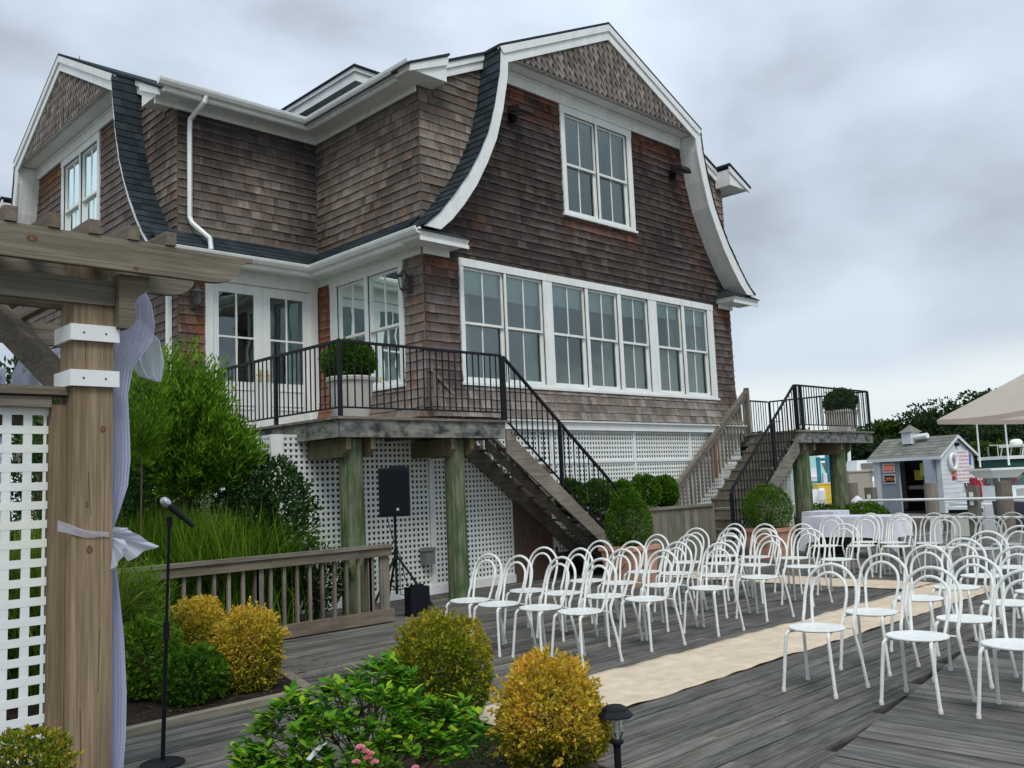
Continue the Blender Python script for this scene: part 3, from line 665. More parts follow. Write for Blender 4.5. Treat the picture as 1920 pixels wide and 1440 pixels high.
casing(TA, -3.672, 3.64, 3.22, 5.315, (op[0][0]+3.672, 3.64-op[-1][1], .095, .13), [(op[i][1], op[i+1][0]) for i in range(6)])
for i, (a, c) in enumerate(op): window(TA, a, c, 3.315, 5.185, 4.255, (.42, .46, .40, .40, .40, .30, .36)[i], (-1, 1, 0, 1, 1, 1, 2)[i] if i != 1 else 1)
casing(TA, -1.03, 1.08, 6.50, 8.64, (.11, .14, .10, .14), [(-.03, .02)])
window(TA, -.92, -.03, 6.60, 8.50, 7.53, 0, 0); window(TA, .02, .94, 6.60, 8.50, 7.53, 0, 1)
casing(TL, 11.45, 13.55, 3.22, 5.315, (.11, .20, .095, .13), [(12.42, 12.51)])
window(TL, 11.56, 12.42, 3.315, 5.185, 4.255, .5, 0); window(TL, 12.51, 13.35, 3.315, 5.185, 4.255, .42, 1)
casing(TBW, 17.3, 19.4, 6.50, 8.64, (.11, .11, .10, .14), [(18.32, 18.38)])
window(TBW, 17.41, 18.32, 6.60, 8.50, 7.53, 0); window(TBW, 18.38, 19.29, 6.60, 8.50, 7.53, 0, 1)
# ---- french doors
b = MB(TN); b.box(6.70, 6.825, .0, .05, 2.6, 5.17); b.box(8.69, 8.82, .0, .05, 2.6, 5.17); b.box(6.69, 8.83, .0, .055, 5.17, 5.31); b.box(6.62, 8.88, .03, .08, 5.305, 5.36); b.build('door_casing', 'trim', house)
for u0, u1, hx in ((6.826, 7.753, 7.69), (7.757, 8.689, 7.82)):
    d = MB(TN); ga, gb_ = u0+.125, u1-.15 if u0 < 7 else u1-.15
    if u0 > 7: ga, gb_ = 7.895, 8.54
    else: ga, gb_ = 6.95, 7.59
    d.box(u0, ga, -.045, 0, 2.6, 5.165); d.box(gb_, u1, -.045, 0, 2.6, 5.165); d.box(ga, gb_, -.045, 0, 5.0, 5.165); d.box(ga, gb_, -.045, 0, 2.6, 3.5)
    gm = (ga+gb_)/2; d.box(gm-.016, gm+.016, -.035, -.008, 3.5, 5.0); d.box(ga, gm-.016, -.035, -.008, 4.235, 4.267); d.box(gm+.016, gb_, -.035, -.008, 4.235, 4.267)
    for z0_, z1_ in ((2.78, 3.05), (3.1, 3.38)):
        d.box(ga, gb_, .001, .014, z0_, z0_+.02); d.box(ga, gb_, .001, .014, z1_-.02, z1_); d.box(ga, ga+.02, .001, .014, z0_+.02, z1_-.02); d.box(gb_-.02, gb_, .001, .014, z0_+.02, z1_-.02)
    do = d.build('door', 'trim', house)
    for a, c in ((ga, gm-.016), (gm+.016, gb_)):
        for z0_, z1_ in ((3.5, 4.235), (4.267, 5.0)):
            p = MB(TN); p.add([(a, -.02, z0_), (c, -.02, z0_), (c, -.02, z1_), (a, -.02, z1_)], [(0, 1, 2, 3)]); p.build('pane', 'glass', do)
    h = MB(TN); h.box(hx-.025, hx+.025, .001, .012, 3.52, 3.72); h.tube([(hx, .01, 3.62), (hx, .05, 3.62), (hx+(.1 if hx > 7.75 else -.1), .055, 3.62)], .009, 6); h.build('handle', 'brass', do)
# interior so that the glass looks into rooms
b = MB()
for x0, y0 in ((9.05, 11.15), (6.45, 14.2)):
    for z0_, z1_ in ((2.45, 2.55), (5.45, 5.6)): b.box(x0, 17.5 if x0 > 9 else 9.04, y0, 22, z0_, z1_)
b.box(9.2, 17.5, 16.5, 16.6, 2.55, 5.44); b.box(9.1, 17.4, 14.6, 14.7, 5.61, 8.1); b.box(9.3, 9.35, 14.1, 22, 5.61, 8.1); b.box(6.5, 9.0, 18, 18.1, 2.56, 5.44); b.box(6.4, 17.5, 22.4, 22.5, 2.5, 8.1); b.box(9.05, 17.5, 11.15, 14.1, 8.12, 8.16); b.box(6.45, 17.5, 14.101, 22.4, 8.12, 8.16); b.build('interior', 'room', house)
# ---- lattice skirt
def lattice(T, u0, u1, z0, z1, pitch=.079, slat=.040, name='lattice_panel', parent=None, m='vinyl', d0=0.0):
    b = MB(T); n = max(2, round((u1-u0-slat)/pitch)); p = (u1-u0-slat)/n
    for i in range(n+1): b.box(u0+i*p, u0+i*p+slat, d0, d0+.008, z0, z1)
    n = max(2, round((z1-z0-slat)/pitch)); p = (z1-z0-slat)/n
    for i in range(n+1): b.box(u0, u1, d0+.004, d0+.012, z0+i*p, z0+i*p+slat)
    o = b.build(name, m, parent or house); o['kind'] = 'stuff'; return o
TF = lambda u, d, z: (u, YF-d, z)
b = MB(TF); b.box(10.3, 17.75, .05, .11, 2.52, 2.66); b.box(10.3, 17.8, .05, .16, 2.655, 2.69)
b.box(6.15, 6.33, .0, .05, -.1, 2.4); b.box(7.27, 7.34, .013, .035, .1, 2.4); b.box(8.84, 8.93, .013, .035, .1, 2.4); b.box(6.33, 10.6, .013, .04, .0, .13); b.box(10.6, 17.7, .013, .035, 1.93, 1.972)
for u in (11.6, 13.9, 15.75, 16.9): b.box(u, u+.07, .013, .03, .5, 2.52)
b.build('skirt_trim', 'trim', house)
lattice(TF, 6.33, 7.27, .13, 2.4); lattice(TF, 7.34, 8.84, .13, 2.4); lattice(TF, 8.93, 10.6, .13, 2.52)
for u0, u1 in ((10.6, 11.6), (11.67, 13.9), (13.97, 15.75), (15.82, 16.9), (16.97, 17.7)): lattice(TF, u0, u1, 1.972, 2.52); lattice(TF, u0, u1, .4, 1.93)
lattice(lambda u, d, z: (6.2-d, u, z), 11.0, 13.97, .1, 2.4)
lattice(lambda u, d, z: (17.75+d, u, z), 9.8, 11.0, .1, 2.0)
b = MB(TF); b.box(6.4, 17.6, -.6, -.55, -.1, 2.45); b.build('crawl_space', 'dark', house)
b = MB(TF); b.box(10.61, 11.5, .02, .05, 0, 1.9); b.box(10.6, 10.64, .02, .07, 0, 1.95); b.build('cellar_door', 'plainw', house)
b = MB(TF); b.box(10.62, 11.9, -.06, .0, .0, .45, (.6, .5, .4)); b.build('base_board', 'wood', house)
# ================================================================== PLATFORMS AND STAIRS
def wc(v=.25, base=(1, 1, 1)): return pcol(base, v)
def rail_run(root, P, Q, z_or, h=.97, gap=.09, sp=.115, post0=True, post1=True, mid=None):
    """iron railing between P and Q (x,y,z of the walking surface)"""
    P = np.array(P, float); Q = np.array(Q, float); L = np.linalg.norm((Q-P)[:2])
    up = np.array([0, 0, 1.0])
    t = MB(); t.bar(P+up*h, Q+up*h, .045, .035); t.build('top_rail', 'iron', root)
    t = MB(); t.bar(P+up*gap, Q+up*gap, .03, .022); t.build('bottom_rail', 'iron', root)
    n = max(1, int(L/sp))
    for i in range(1, n):
        p = P+(Q-P)*i/n; m_ = MB(); m_.box(p[0]-.0075, p[0]+.0075, p[1]-.0075, p[1]+.0075, p[2]+gap+.008, p[2]+h-.015); m_.build('baluster', 'iron', root)
    for f in ([0] if post0 else [])+([1] if post1 else [])+(mid or []):
        p = P+(Q-P)*f; m_ = MB(); m_.box(p[0]-.024, p[0]+.024, p[1]-.024, p[1]+.024, p[2]-.02, p[2]+h-.012); m_.build('railing_post', 'iron', root)
def piling(root, x, y, r, z1, z0=-.3, lean=(0, 0)):
    n = 18; b = MB(); vs = []; K = 9; sd_ = random.random()*9
    for j in range(K):
        t = j/(K-1); z = z0+(z1-z0)*t
        for k in range(n):
            a = 2*math.pi*k/n; rr = r*(1.04-.08*t)*(1+.025*math.sin(3*a+sd_)+.02*math.sin(7*a+z*2))
            vs.append((x+lean[0]*t+rr*math.cos(a), y+lean[1]*t+rr*math.sin(a), z))
    fs = [(j*n+k, j*n+(k+1) % n, (j+1)*n+(k+1) % n, (j+1)*n+k) for j in range(K-1) for k in range(n)]+[tuple(range((K-1)*n, K*n))]
    b.add(vs, fs, wc(.12)); return b.build('piling', 'piling', root, smooth=True)
def platform(root, x0, x1, y0, y1, z, pil):
    yy = y0-.02
    while yy < y1: b = MB(); b.box(x0-.03, x1+.03, yy, yy+.135, z-.035, z, wc(.2)); b.build('platform_board', 'woodx', root); yy += .14
    for a in (( x0+.02, x1-.02, y0+.012, y0+.05), (x0+.0, x0+.04, y0+.051, y1), (x1-.04, x1, y0+.051, y1)):
        b = MB(); b.box(*a, z-.27, z-.037, wc(.1, (1, 1, 1.0))); b.build('fascia', 'fascia', root)
    for (px_, py_, r, lean) in pil:
        piling(root, px_, py_, r, z-.28, lean=lean)
        for s in (-1, 1):
            b = MB(); xa = px_+lean[0]+s*(r+.03); 
            b.prism([(y0+.10, z-.27), (y1, z-.27), (y1, z-.52), (y0+.22, z-.52), (y0+.10, z-.42)], 0, xa-.04, xa+.04, wc(.15, (1.05, 1.0, .75))); b.build('beam', 'wood', root)
    for k in range(5):
        xx = x0+.3+(x1-x0-.6)*k/4; b = MB(); b.box(xx-.02, xx+.02, y0+.06, y1, z-.268, z-.04, wc(.1)); b.build('joist', 'wood', root)
def stairs(root, xt, xb, y0, y1, zt, n, sg, low=0):
    """steps from (xt, zt) down to (xb, 0); sg = +1 when they descend towards +x"""
    rise = zt/n; run = (xb-xt)/(n-1+.0001)
    for i in range(low, n-1):
        z = zt-rise*(i+1); xa = xt+run*i; xc = xt+run*(i+1)+sg*.03
        b = MB(); b.box(min(xa, xc), max(xa, xc), y0+.04, y1-.04, z-.038, z, wc(.18)); b.build('tread', 'wood', root)
        if sg < 0:
            b = MB(); b.box(xa-.012, xa+.012, y0+.045, y1-.045, z+.004, z+rise-.042, wc(.18, (.9, .9, .85))); b.build('riser', 'wood', root)
    for yy, hh in ((y0, .30), ((y0+y1)/2, .2), (y1, .30)):
        b = MB(); dx = xb-xt; sl = zt/abs(dx)
        top = .05 if yy != (y0+y1)/2 else -.05
        pa = [(xt-sg*.0, zt-rise+top), (xb+sg*.02, -0.0+top*.0), (xb-sg*.25, 0.0), (xt, zt-rise-hh)]
        b.prism(pa, 1, yy-.02, yy+.02, wc(.12)); b.build('stringer', 'woodx', root)
PZ = 2.57
pl = thing('stair_platform', (8.0, 10.3, 0), 'weathered timber platform and stair left of the gable with iron railing', 'platform', 'timber entry platforms')
platform(pl, 6.56, 9.55, 9.9, 13.9, PZ, [(6.98, 10.25, .165, (-.02, 0)), (8.74, 10.2, .15, (0, 0))])
rail_run(pl, (6.61, 9.94, PZ), (9.52, 9.94, PZ), 0, .99, .12)
rail_run(pl, (6.61, 9.94, PZ), (6.61, 13.8, PZ), 0, .99, .12, post0=False, mid=[.42])
stairs(pl, 9.55, 12.7, 9.93, 10.85, PZ, 13, 1)
rail_run(pl, (9.56, 9.94, PZ), (12.25, 9.94, PZ-2.2), 0, .98, .02, mid=[.45])
b = MB(); b.box(8.93, 9.02, 10.86, 10.93, PZ-.03, PZ+.80, wc(.1)); b.build('newel', 'wood', pl)
b = MB(); b.bar((8.9, 10.90, PZ+.86), (11.7, 10.90, PZ+.86-2.3), .09, .05, wc(.1), up=(0, 0, 1)); b.build('hand_rail', 'woodx', pl)
for i in range(12):
    x = 9.1+i*.14; zt = PZ+.84-(x-8.9)*.82; b = MB(); b.box(x-.018, x+.018, 10.885, 10.92, zt-.72, zt, wc(.1)); b.build('wood_baluster', 'wood', pl)
PR = 2.5
pr = thing('stair_platform', (19.4, 10.3, 0), 'weathered timber platform and stair right of the gable, over the draped table', 'platform', 'timber entry platforms')
p1 = PY(1507, 930, 9.95); p2 = PY(1574, 930, 9.95)
platform(pr, 17.9, 21.5, 9.62, 12.4, PR, [(p1[0], 9.95, .19, (0, 0)), (p2[0], 9.95, .19, (.06, 0)), ])
rail_run(pr, (17.98, 9.66, PR), (21.45, 9.66, PR), 0, .97, .12, mid=[.06])
rail_run(pr, (21.45, 9.66, PR), (21.45, 12.3, PR), 0, .97, .12, post0=False)
rail_run(pr, (17.9, 12.35, PR), (21.45, 12.35, PR), 0, .97, .12, post1=False, mid=[.45])
stairs(pr, 17.9, 14.75, 9.65, 10.72, PR, 13, -1)
rail_run(pr, (17.95, 9.68, PR), (15.25, 9.68, PR-2.15), 0, .97, .02, mid=[.38])
b = MB(); b.tube([(15.25, 9.68, PR-2.15+.97), (15.2, 9.68, PR-2.15+.9), (15.2, 9.68, .1)], .022, 6); b.build('railing_post', 'iron', pr)
def wrail(xa, za, xc, zc_):
    b = MB(); b.bar((xa, 10.80, za), (xc, 10.80, zc_), .10, .045, wc(.1)); b.build('hand_rail', 'woodx', pr)
    b = MB(); b.bar((xa, 10.80, za-.09), (xc, 10.80, zc_-.09), .04, .09, wc(.1)); b.build('rail_board', 'woodx', pr)
wrail(17.9, 3.48, 15.05, 1.45)
for i in range(20):
    x = 17.72-i*.137; zt = 3.48-(17.9-x)*.712-.1; zb_ = max(.3, zt-.82); post = i in (8, 9)
    b = MB(); w_ = .045 if i == 9 else .018; b.box(x-w_, x+w_, 10.783, 10.818, zb_, zt, (1.15, .62, .42) if i == 9 else wc(.12)); b.build('wood_baluster', 'wood', pr)
b = MB(); b.box(17.84, 17.93, 10.755, 10.845, PR-.05, 3.52, wc(.1)); b.build('newel', 'wood', pr)
b = MB(); b.box(15.02, 15.11, 10.755, 10.845, .3, 1.48, wc(.1)); b.build('newel', 'wood', pr)
# raised planter between the two stairs
rp_ = thing('raised_planter', (13.6, 10.4, 0), 'long weathered timber planter box with clipped boxwood balls between the stairs', 'planter')
ztop = 1.08
xx = 12.0
while xx < 15.0: b = MB(); b.box(xx, xx+.135, 9.98, 10.01, 0, ztop-.045, wc(.22, (.95, 1, 1))); b.build('cladding_board', 'wood', rp_); xx += .14
b = MB(); b.box(11.9, 15.02, 9.94, 10.12, ztop-.044, ztop, wc(.1)); b.build('cap_board', 'woodx', rp_)
b = MB(); b.box(11.9, 15.0, 10.12, 10.86, ztop-.2, ztop-.06); b.build('planter_soil', 'soil', rp_)
# ================================================================== PLANTS
def bush(name, label, cat, ctr, rad, cols, n, leafL, leafW, base_z=0.0, squash=1.0, bumpy=.10, group=None, seed=1, colfn=None, stem=True, top=None, shoots=0, m='leaf', root=None):
    ctr = np.array(ctr, float); rx, ry, rz = rad
    if root is None: root = thing(name, (ctr[0], ctr[1], base_z), label, cat, group)
    d = unit(rng.normal(size=(n, 3))); nb = blobnoise(d, 7, seed)
    rr = (1+bumpy*nb)*np.where(rng.random(n) < .68, rng.uniform(.90, 1.03, n), rng.uniform(.45, .92, n))
    nb2 = blobnoise(d*3.2, 6, seed+50); rr = rr*(1+.05*nb2); rr[(nb2 < -.62) & (rr > .8)] *= .80
    P = d*rr[:, None]
    if top is not None:      # shape exponent: cone or dome
        k = np.clip((P[:, 2]+1)/2, 0, 1); P[:, :2] *= (1-top*k**1.5)[:, None]
    P = P*np.array([rx, ry, rz])+ctr
    keep = P[:, 2] > base_z+.02; P, d, nb = P[keep], d[keep], nb[keep]; n = len(P)
    D = d*1.0+rng.normal(size=(n, 3))*.75+np.array([0, 0, .45])
    hz_ = np.clip((P[:, 2]-ctr[2])/rz*.5+.5, 0, 1)
    t = colfn(d, hz_, nb) if colfn else np.clip(.5+.28*rng.normal(size=n)+.2*nb, 0, 1)
    C = pal(cols, t)
    L = leafL*rng.uniform(.65, 1.25, n); W = leafW*rng.uniform(.7, 1.2, n)
    if shoots:
        sd_ = unit(rng.normal(size=(shoots, 3))+np.array([0, 0, .6])); 
        sp = []; sdv = []
        for s_ in sd_:
            k = 9; tt = np.linspace(.95, 1.0+rng.uniform(.06, .16), k)[:, None]; sp.append(ctr+s_*np.array(rad)*tt*(1+bumpy*.5)); sdv.append(s_+rng.normal(size=(k, 3))*.7)
        P = np.r_[P, np.concatenate(sp)]; D = np.r_[D, np.concatenate(sdv)]; kk = len(P)-n
        C = np.r_[C, pal(cols, rng.uniform(.5, 1, kk))]; L = np.r_[L, np.full(kk, leafL)]; W = np.r_[W, np.full(kk, leafW)]
    me = leaves('foliage', P, D, L, W, C)
    o = obj('foliage', me, m, root); o['kind'] = 'stuff'
    if stem:
        b = MB()
        for i in range(9):
            a = i*.7+seed; e = ctr+np.array([rx*.75*math.cos(a)*random.uniform(.3, 1), ry*.75*math.sin(a)*random.uniform(.3, 1), rz*random.uniform(.1, .75)])
            b.tube([(ctr[0]+.02*math.cos(a), ctr[1]+.02*math.sin(a), base_z-.02), (ctr+(e-ctr)*.35+np.array([0, 0, -rz*.3])), e], [.012, .009, .003], 5)
        b.build('stem', 'bark', root)
    return root
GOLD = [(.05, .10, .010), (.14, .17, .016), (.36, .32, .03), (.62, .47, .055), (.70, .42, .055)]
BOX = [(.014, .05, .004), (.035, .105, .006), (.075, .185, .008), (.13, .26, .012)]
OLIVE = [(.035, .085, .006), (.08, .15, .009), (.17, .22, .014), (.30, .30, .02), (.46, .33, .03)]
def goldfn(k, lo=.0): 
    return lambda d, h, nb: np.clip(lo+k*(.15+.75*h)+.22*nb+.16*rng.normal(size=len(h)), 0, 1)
def at_ground(x, y): return G(x, y, 0)
def bush_px(name, label, cat, cx, cy, wpx, hpx, depth, cols, n, lL, lW, **k):
    c = PD(cx, cy, depth); s = depth/F
    return bush(name, label, cat, c, (wpx/2*s, wpx/2*s, hpx/2*s), cols, n, lL, lW, **k)
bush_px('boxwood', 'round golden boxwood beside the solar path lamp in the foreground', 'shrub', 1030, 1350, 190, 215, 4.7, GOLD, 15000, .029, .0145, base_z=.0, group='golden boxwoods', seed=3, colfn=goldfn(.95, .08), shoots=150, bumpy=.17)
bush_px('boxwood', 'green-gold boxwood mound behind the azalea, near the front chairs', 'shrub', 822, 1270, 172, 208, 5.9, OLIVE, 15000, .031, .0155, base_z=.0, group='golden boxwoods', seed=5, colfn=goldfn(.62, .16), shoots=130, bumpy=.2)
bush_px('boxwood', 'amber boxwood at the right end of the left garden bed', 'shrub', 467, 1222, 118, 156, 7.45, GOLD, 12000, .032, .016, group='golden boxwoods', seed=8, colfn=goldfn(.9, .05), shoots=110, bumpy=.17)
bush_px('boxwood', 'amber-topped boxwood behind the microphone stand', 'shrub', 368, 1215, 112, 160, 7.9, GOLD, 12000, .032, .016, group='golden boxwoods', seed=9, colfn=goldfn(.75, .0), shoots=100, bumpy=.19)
for i, (cx, cy, r_, dep) in enumerate(((1070, 928, 50, 17.0), (1120, 930, 52, 17.1), (1166, 930, 46, 17.2), (1208, 921, 50, 17.3), (1246, 920, 44, 17.4))):
    c = PY(cx, cy+3, 10.40); s = np.dot(c-CO, CF)/F
    bush('boxwood_ball', 'clipped green boxwood ball in the raised planter, %s from the left' % ORD[i], 'shrub', c, (r_/2*s*1.15, r_/2*s*1.15, r_/2*s*1.3), BOX, 5200, .05, .028, base_z=ztop-.06, group='boxwood balls in the raised planter', seed=20+i, bumpy=.06)
# terracotta planters with clipped box
def square_planter(x, y, w_, h_, label, plant_label, plant_r, plant_h, top, seed):
    r = thing('terracotta_planter', (x, y, 0), label, 'planter', 'terracotta planters')
    b = MB(); k = .86
    b.hexa([(x-w_/2*k, y-w_/2*k, 0), (x+w_/2*k, y-w_/2*k, 0), (x+w_/2*k, y+w_/2*k, 0), (x-w_/2*k, y+w_/2*k, 0), (x-w_/2, y-w_/2, h_-.07), (x+w_/2, y-w_/2, h_-.07), (x+w_/2, y+w_/2, h_-.07), (x-w_/2, y+w_/2, h_-.07)]); b.build('body', 'terracotta', r)
    b = MB(); q = w_/2+.03; t = .06
    b.box(x-q, x+q, y-q, y-q+t, h_-.07, h_); b.box(x-q, x+q, y+q-t, y+q, h_-.07, h_); b.box(x-q, x-q+t, y-q+t, y+q-t, h_-.07, h_); b.box(x+q-t, x+q, y-q+t, y+q-t, h_-.07, h_); b.build('rim', 'terracotta', r)
    b = MB(); b.box(x-q+t, x+q-t, y-q+t, y+q-t, h_-.12, h_-.05); b.build('potting_soil', 'soil', r)
    # relief swag on each visible face
    for fx, fy in ((0, -1), (-1, 0)):
        b = MB(); pts = []
        for i in range(9):
            s = (i/8-.5)*w_*.5; zz = h_*.62-.10*math.cos(s/(w_*.5)*math.pi); o_ = w_/2*(.965)
            pts.append((x+s, y-o_*1.0, zz) if fy else (x-o_*1.0, y+s, zz))
        b.tube(pts, .018, 6); b.build('relief', 'terracotta', r)
    bush('boxwood', plant_label, 'shrub', (x, y, h_+plant_h*.46), (plant_r, plant_r, plant_h*.55), BOX, 9000, .034, .019, base_z=h_-.06, seed=seed, bumpy=.05, top=top, group='boxwoods in terracotta planters', shoots=12)
square_planter(11.12, 8.93, .62, .6, 'square terracotta planter by the left stair foot behind the chairs', 'clipped cone-shaped boxwood in the terracotta planter by the left stair', .40, .86, .42, 31)
square_planter(15.72, 9.2, .66, .58, 'square terracotta planter at the foot of the right stair', 'round clipped boxwood in the terracotta planter by the right stair', .47, .80, .18, 33)
# pots on the platforms
def round_pot(c, r, h_, label, plabel, pr_, ph, seed, sq=False):
    t = thing('plant_pot', c, label, 'pot', 'pale pots on the platforms')
    b = MB()
    if sq:
        b.hexa([(c[0]+a*r*k, c[1]+d*r*k, c[2]+z) for z, k in ((0, .74), (h_*.9, .95)) for a, d in ((-1, -1), (1, -1), (1, 1), (-1, 1))]); b.hexa([(c[0]+a*r, c[1]+d*r, c[2]+z) for z in (h_*.88, h_) for a, d in ((-1, -1), (1, -1), (1, 1), (-1, 1))])
        b.build('body', 'pot', t)
    else:
        b.lathe([(r*.72, 0), (r*.80, h_*.3), (r*.9, h_*.7), (r*.93, h_*.9)], 28, c); b.build('body', 'pot', t, smooth=True)
        b = MB(); b.lathe([(r*.93, h_*.88), (r*1.03, h_*.9), (r*1.05, h_*.97), (r*1.0, h_), (r*.9, h_), (r*.9, h_*.9)], 28, c, caps=False); b.build('rim', 'pot', t, smooth=True)
    b = MB(); b.lathe([(r*.85, h_*.86), (r*.85, h_*.9)], 20, c); b.build('potting_soil', 'soil', t)
    bush('boxwood', plabel, 'shrub', (c[0], c[1], c[2]+h_+ph*.42), (pr_, pr_, ph*.58), BOX, 10000, .045, .026, base_z=c[2]+h_*.9, seed=seed, bumpy=.08, group='boxwoods in pots', shoots=14)
c = PY(658, 740, 10.55); round_pot((c[0], 10.55, PZ), .335, .60, 'large round off-white pot at the corner of the left platform', 'bushy round boxwood in the pot on the left platform', .35, .52, 41)
c = PY(1578, 780, 10.35); round_pot((c[0], 10.35, PR), .30, .58, 'square off-white pot on the right platform behind iron railing', 'dark round boxwood in the pot on the right platform', .40, .52, 43, True)
# ---- big garden behind the timber fence
def blades(name, base, n, h, spread, cols, parent, w0=.006, m='leafmat', ymin=-99):
    P0 = np.array(base)+np.c_[rng.normal(size=(n, 2))*spread*.22, np.zeros(n)]
    a = rng.uniform(0, 6.283, n); out_ = np.abs(rng.normal(size=n))*.55+.12
    hh = h*rng.uniform(.6, 1.1, n); K = 5; Vs = []; 
    side = np.c_[-np.sin(a), np.cos(a), np.zeros(n)]
    for j in range(K):
        t = j/(K-1); q = P0+np.c_[np.cos(a)*out_*spread*t**1.7, np.sin(a)*out_*spread*t**1.7, hh*(t-.33*out_*t**2.6)]
        q[:, 1] = np.maximum(q[:, 1], ymin+.1*np.sin(np.arange(n))**2); wv = w0*(1-t)**.7+.0008; Vs.append(q-side*wv); Vs.append(q+side*wv)
    V = np.stack(Vs, 1).reshape(-1, 3); bI = np.arange(n)[:, None]*2*K; Fq = np.concatenate([bI+[[2*j, 2*j+1, 2*j+3, 2*j+2]] for j in range(K-1)], 0)
    C0 = pal(cols, rng.random(n), .15); C = np.concatenate([C0]*(K-1), 0)
    o = obj(name, arr_mesh(name, V, Fq, C), m, parent); o['kind'] = 'stuff'; return o
gc = G(385, 1155, 0)*0+np.array([4.9, 10.6, 0.0])
gc = PD(345, 1040, 10.35); gc[2] = 0
t = thing('ornamental_grass', tuple(gc), 'big fountain of fine green ornamental grass behind the timber fence', 'grass')
blades('grass_blades', gc, 15000, 1.5, 1.75, [(.045, .13, .008), (.08, .20, .01), (.13, .26, .015), (.19, .28, .03)], t, .008, ymin=9.34)
blades('seed_stalks', gc, 420, 1.75, 1.5, [(.16, .17, .03), (.24, .21, .06)], t, .004, ymin=9.34)
def spray_shrub(name, label, ctr, rad, nb_, cols, seed, leafL=.05, leafW=.010, base_z=0.0, up=.5):
    """conifer: feathery branch sprays set all round a trunk"""
    r = np.random.default_rng(seed); ctr = np.array(ctr, float)
    root = thing(name, (ctr[0], ctr[1], base_z), label, 'shrub')
    P = []; D = []; Cc = []
    for i in range(nb_):
        d = unit(r.normal(size=3)*np.array([1, 1, .9])); k = r.uniform(.55, 1.05)
        e = ctr+d*np.array(rad)*k; st = ctr+np.array([0, 0, -rad[2]*.5])+(e-ctr)*.45; bd = unit(e-st+np.array([0, 0, up*.2]))
        n = 26; tt = r.uniform(.35, 1.05, n)[:, None]; L_ = np.linalg.norm(e-st)
        perp = r.normal(size=(n, 3))*.8; perp -= (perp@bd)[:, None]*bd
        P.append(st+(e-st)*tt+perp*.03); D.append(bd*1.0+unit(perp)*.75+np.array([0, 0, up*.3])); Cc.append(np.clip(r.normal(.25, .15)+.6*tt[:, 0]*k, 0, 1))
    P = np.concatenate(P); D = np.concatenate(D); t_ = np.concatenate(Cc); keep = P[:, 2] > base_z+.05; P, D, t_ = P[keep], D[keep], t_[keep]; n = len(P)
    me = leaves('foliage', P, D, leafL*rng.uniform(.6, 1.4, n), leafW*rng.uniform(.7, 1.3, n), pal(cols, t_, .2)); o = obj('foliage', me, 'leafmat', root); o['kind'] = 'stuff'
    b = MB(); b.tube([(ctr[0], ctr[1], base_z-.05), (ctr[0]+.03, ctr[1], ctr[2]), (ctr[0], ctr[1]+.02, ctr[2]+rad[2]*.7)], [.03*rad[0], .022*rad[0], .008], 7)
    for i in range(14):
        a = i*2.4; e = ctr+np.array([math.cos(a)*rad[0]*.7, math.sin(a)*rad[1]*.7, rad[2]*(-.4+.07*i)]); b.tube([(ctr[0], ctr[1], e[2]-rad[2]*.25), e], [.018, .005], 5)
    b.build('trunk', 'bark', root); return root
CON = [(.012, .04, .008), (.035, .11, .010), (.085, .21, .012), (.17, .32, .02)]
DRK = [(.010, .032, .010), (.018, .055, .012), (.034, .088, .018), (.07, .13, .04)]
c = PD(345, 790, 10.9); spray_shrub('cypress_shrub', 'tall feathery green cypress shrub in front of the doors, above the grass', c, (.62, .62, .95), 900, CON, 3, .085, .019)
c = PD(405, 850, 11.0); spray_shrub('cypress_shrub', 'spreading lower cypress branches below the platform corner', c, (.56, .5, .5), 620, CON, 4, .085, .019)
c = PD(262, 760, 9.4); spray_shrub('fern_shrub', 'wispy bright green shrub rising beside the white tulle', c, (.32, .3, .72), 330, CON[1:], 5, .06, .008)
c = PD(262, 1130, 8.6); spray_shrub('fern_shrub', 'low wispy green shrub at the foot of the tulle', c, (.34, .3, .42), 260, CON[1:], 6, .05, .008)
c = PD(512, 975, 11.2); bush('viburnum', 'dark leafy shrub growing against the lattice under the platform', 'shrub', c, (.46, .42, .66), DRK, 4200, .075, .038, seed=51, bumpy=.24, shoots=30)
c = PD(465, 990, 11.0); bush('viburnum', 'dark leafy shrub between the ornamental grass and the lattice', 'shrub', c, (.38, .4, .55), DRK, 5000, .07, .036, seed=52, bumpy=.24, shoots=20)
c = PD(590, 1090, 10.9); bush('viburnum', 'low dark shrub behind the balusters of the timber fence', 'shrub', c, (.35, .35, .36), DRK, 1800, .06, .03, seed=53, bumpy=.3, shoots=16)
c = PD(420, 1110, 10.3); bush('viburnum', 'shaded leafy undergrowth behind the left part of the timber fence', 'shrub', c, (.85, .3, .40), DRK[:3], 7000, .07, .036, seed=54, bumpy=.3, shoots=10)
c = PD(60, 900, 9.6); bush('viburnum', 'dark leafy shrub seen through the upper lattice of the pergola', 'shrub', c, (1.1, .8, 1.1), DRK, 6500, .08, .04, seed=55, bumpy=.2)
c = PD(170, 850, 11.6); spray_shrub('cypress_shrub', 'dark cypress behind the pergola post', c, (.9, .8, 1.35), 520, CON[:3], 14, .10, .018)
c = PD(300, 900, 12.6); spray_shrub('cypress_shrub', 'dark cypress backing the feathery shrub near the house corner', c, (.8, .6, 1.2), 520, CON[:3], 15, .10, .018)
gc = PD(75, 1080, 7.6); gc[2] = 0; t = thing('ornamental_grass', tuple(gc), 'yellow-green grass clump seen through the pergola lattice', 'grass'); blades('grass_blades', gc, 3500, 1.5, .9, [(.06, .13, .01), (.12, .22, .015), (.26, .33, .05)], t, .010)
LEAFY = [(.025, .08, .008), (.06, .16, .012), (.10, .23, .016), (.18, .30, .02)]
